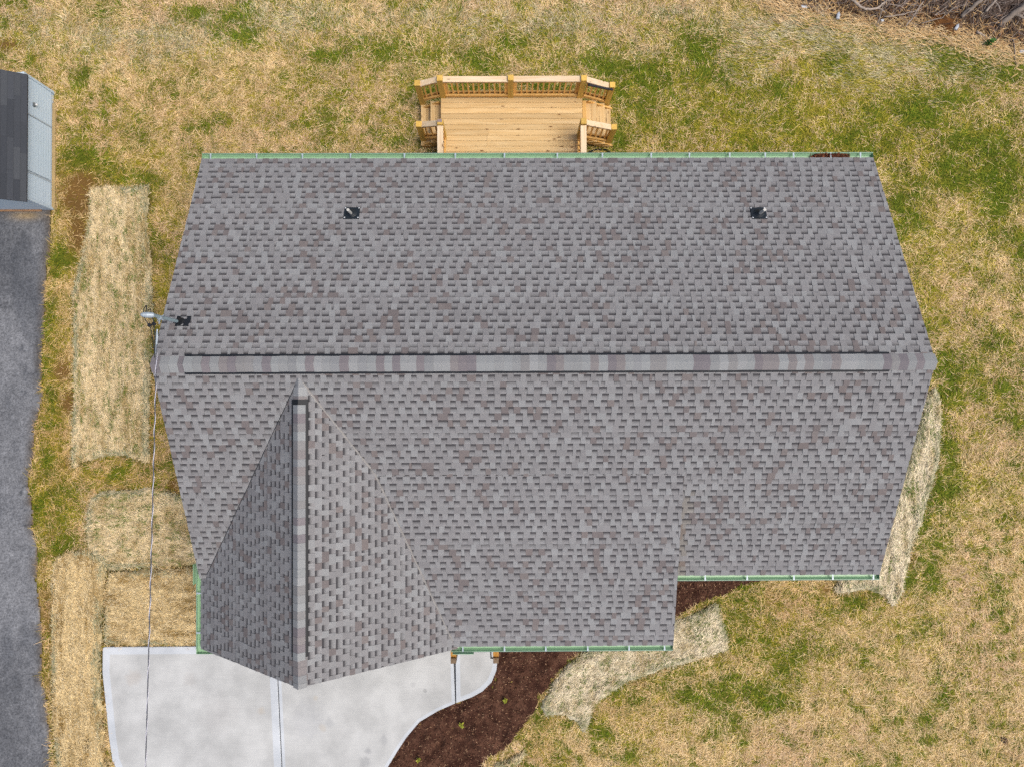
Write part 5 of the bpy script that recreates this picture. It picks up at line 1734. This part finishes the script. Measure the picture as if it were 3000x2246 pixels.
# rusty dirt in the brush
def dirt(a, b, d):
    return mixc(ncol([140, 96, 52])[None, :].repeat(len(a), 0), ncol([84, 54, 34])[None, :], fbm(a * 5, b * 5, 171))
cx_, cy_, _ = G(2770, 55, .1)
dp = [(cx_ + math.cos(a) * .42 * random.uniform(.8, 1.2), cy_ + math.sin(a) * .5 * random.uniform(.8, 1.2)) for a in np.linspace(0, 6.28, 14, endpoint=False)]
o = poly_grid('dirt_mound', dp, .04, lambda a, b, d: .03 + np.clip(d / .35, 0, 1) * .12 + (fbm(a * 5, b * 5, 173) - .5) * .16, dirt, M_mulch, jag=.1)
tag(o, 'small mound of rusty brown dirt among the brush twigs', 'dirt mound')

# litter
M_plast = plain('white_plastic', col(196, 204, 216), .35, noise=.06)
def scrap(u, v, L, W_, ang, lab, z_=.14):
    c_ = Vector(G(u, v, z_))
    q_ = MB()
    Mx = Matrix.Translation(c_) @ Matrix.Rotation(ang, 4, 'Z') @ Matrix.Rotation(.2, 4, 'Y')
    # crushed bottle: body, shoulder and neck
    prof = [(-L / 2, W_ * .42), (-L * .46, W_ * .5), (-L * .1, W_ * .44), (0, W_ * .5), (L * .22, W_ * .48), (L * .36, W_ * .24), (L * .5, W_ * .2)]
    ks = []
    for xx, r in prof:
        ks.append([Mx @ Vector((xx, r * math.cos(a), r * .6 * math.sin(a))) for a in np.linspace(0, 2 * math.pi, 10, endpoint=False)])
    for r0, r1 in zip(ks, ks[1:]):
        for j in range(10):
            q_.face([r0[j], r0[(j + 1) % 10], r1[(j + 1) % 10], r1[j]])
    q_.face(ks[0])
    q_.face(ks[-1])
    o = q_.build('plastic_litter', M_plast, origin=tuple(c_))
    tag(o, lab, 'litter', 'pale litter along the brush edge')
scrap(2456, 46, .22, .10, 1.3, 'white plastic litter standing out left of the curved branch')
scrap(2804, 79, .21, .09, .95, 'bluish white plastic litter beside the rusty dirt mound')
scrap(2358, 21, .24, .08, .05, 'long pale litter lying flat at the left end of the brush', .06)
scrap(2994, 152, .16, .10, .1, 'pale litter at the far right edge below the brush', .06)
scrap(2585, 60, .10, .07, .3, 'small cream scrap under the curved branch')

# green weed at the brush edge, dark clump in the lawn, seedlings
M_leaf = attr_mat('leaf', .6, 0, spec=.3)
def plant(name, u, v, n_, L, pal, lab, cat, group=None, z_=0.05, spread=.6):
    c_ = Vector(G(u, v, z_))
    q_ = MB()
    for k in range(n_):
        a = k * 2.4 + random.uniform(-.4, .4)
        el = random.uniform(.1, 1.0)
        l_ = L * random.uniform(.6, 1.1)
        d_ = Vector((math.cos(a) * math.cos(el), math.sin(a) * math.cos(el), math.sin(el)))
        sd = Vector((-math.sin(a), math.cos(a), 0)) * l_ * .28
        b_ = c_ + Vector((0, 0, k * L * .08))
        m_ = b_ + d_ * l_ * .5 + Vector((0, 0, .01))
        t_ = b_ + d_ * l_ - Vector((0, 0, l_ * .15))
        c3 = jit(col(*random.choice(pal)), .12)
        q_.face([b_, m_ + sd, t_], c3)
        q_.face([b_, t_, m_ - sd], c3)
    q_.tube([c_ - Vector((0, 0, .05)), c_ + Vector((0, 0, n_ * L * .08))], .004, 5, c=col(110, 110, 40))
    o = q_.build(name, M_leaf, origin=tuple(c_))
    tag(o, lab, cat, group)
YG = [(190, 190, 72), (170, 174, 56), (206, 202, 92), (146, 154, 50)]
plant('seedling', 1482, 2047, 12, .10, YG, 'yellow green seedling in the mulch nearest to the curved walk end', 'seedling', 'yellow green seedlings in the mulch bed', .1)
plant('seedling', 1352, 2121, 12, .10, YG, 'yellow green seedling in the middle of the mulch bed', 'seedling', 'yellow green seedlings in the mulch bed', .1)
plant('seedling', 1225, 2222, 11, .10, YG, 'yellow green seedling at the bottom tip of the mulch bed', 'seedling', 'yellow green seedlings in the mulch bed', .1)
plant('weed', 2889, 131, 26, .13, [(70, 120, 40), (60, 104, 34), (90, 136, 50)], 'dark green weed clump at the lower edge of the brush', 'weed')
q_ = MB()
c_ = Vector(G(2941, 2166, .04))
for k in range(60):
    d_ = Vector((random.gauss(0, 1), random.gauss(0, 1), random.gauss(0, .5))).normalized() * random.uniform(.03, .1)
    b_ = c_ + d_
    q_.tube([b_, b_ + Vector((random.uniform(-.06, .06), random.uniform(-.06, .06), random.uniform(-.02, .05)))], .006, 4, c=jit(col(*random.choice([(92, 68, 56), (120, 92, 76), (70, 52, 44)])), .1))
o = q_.build('dead_tuft', M_leaf, origin=tuple(c_))
tag(o, 'small dark brown dead tuft in the lawn near the lower right corner', 'dead tuft')

bpy.context.view_layer.update()
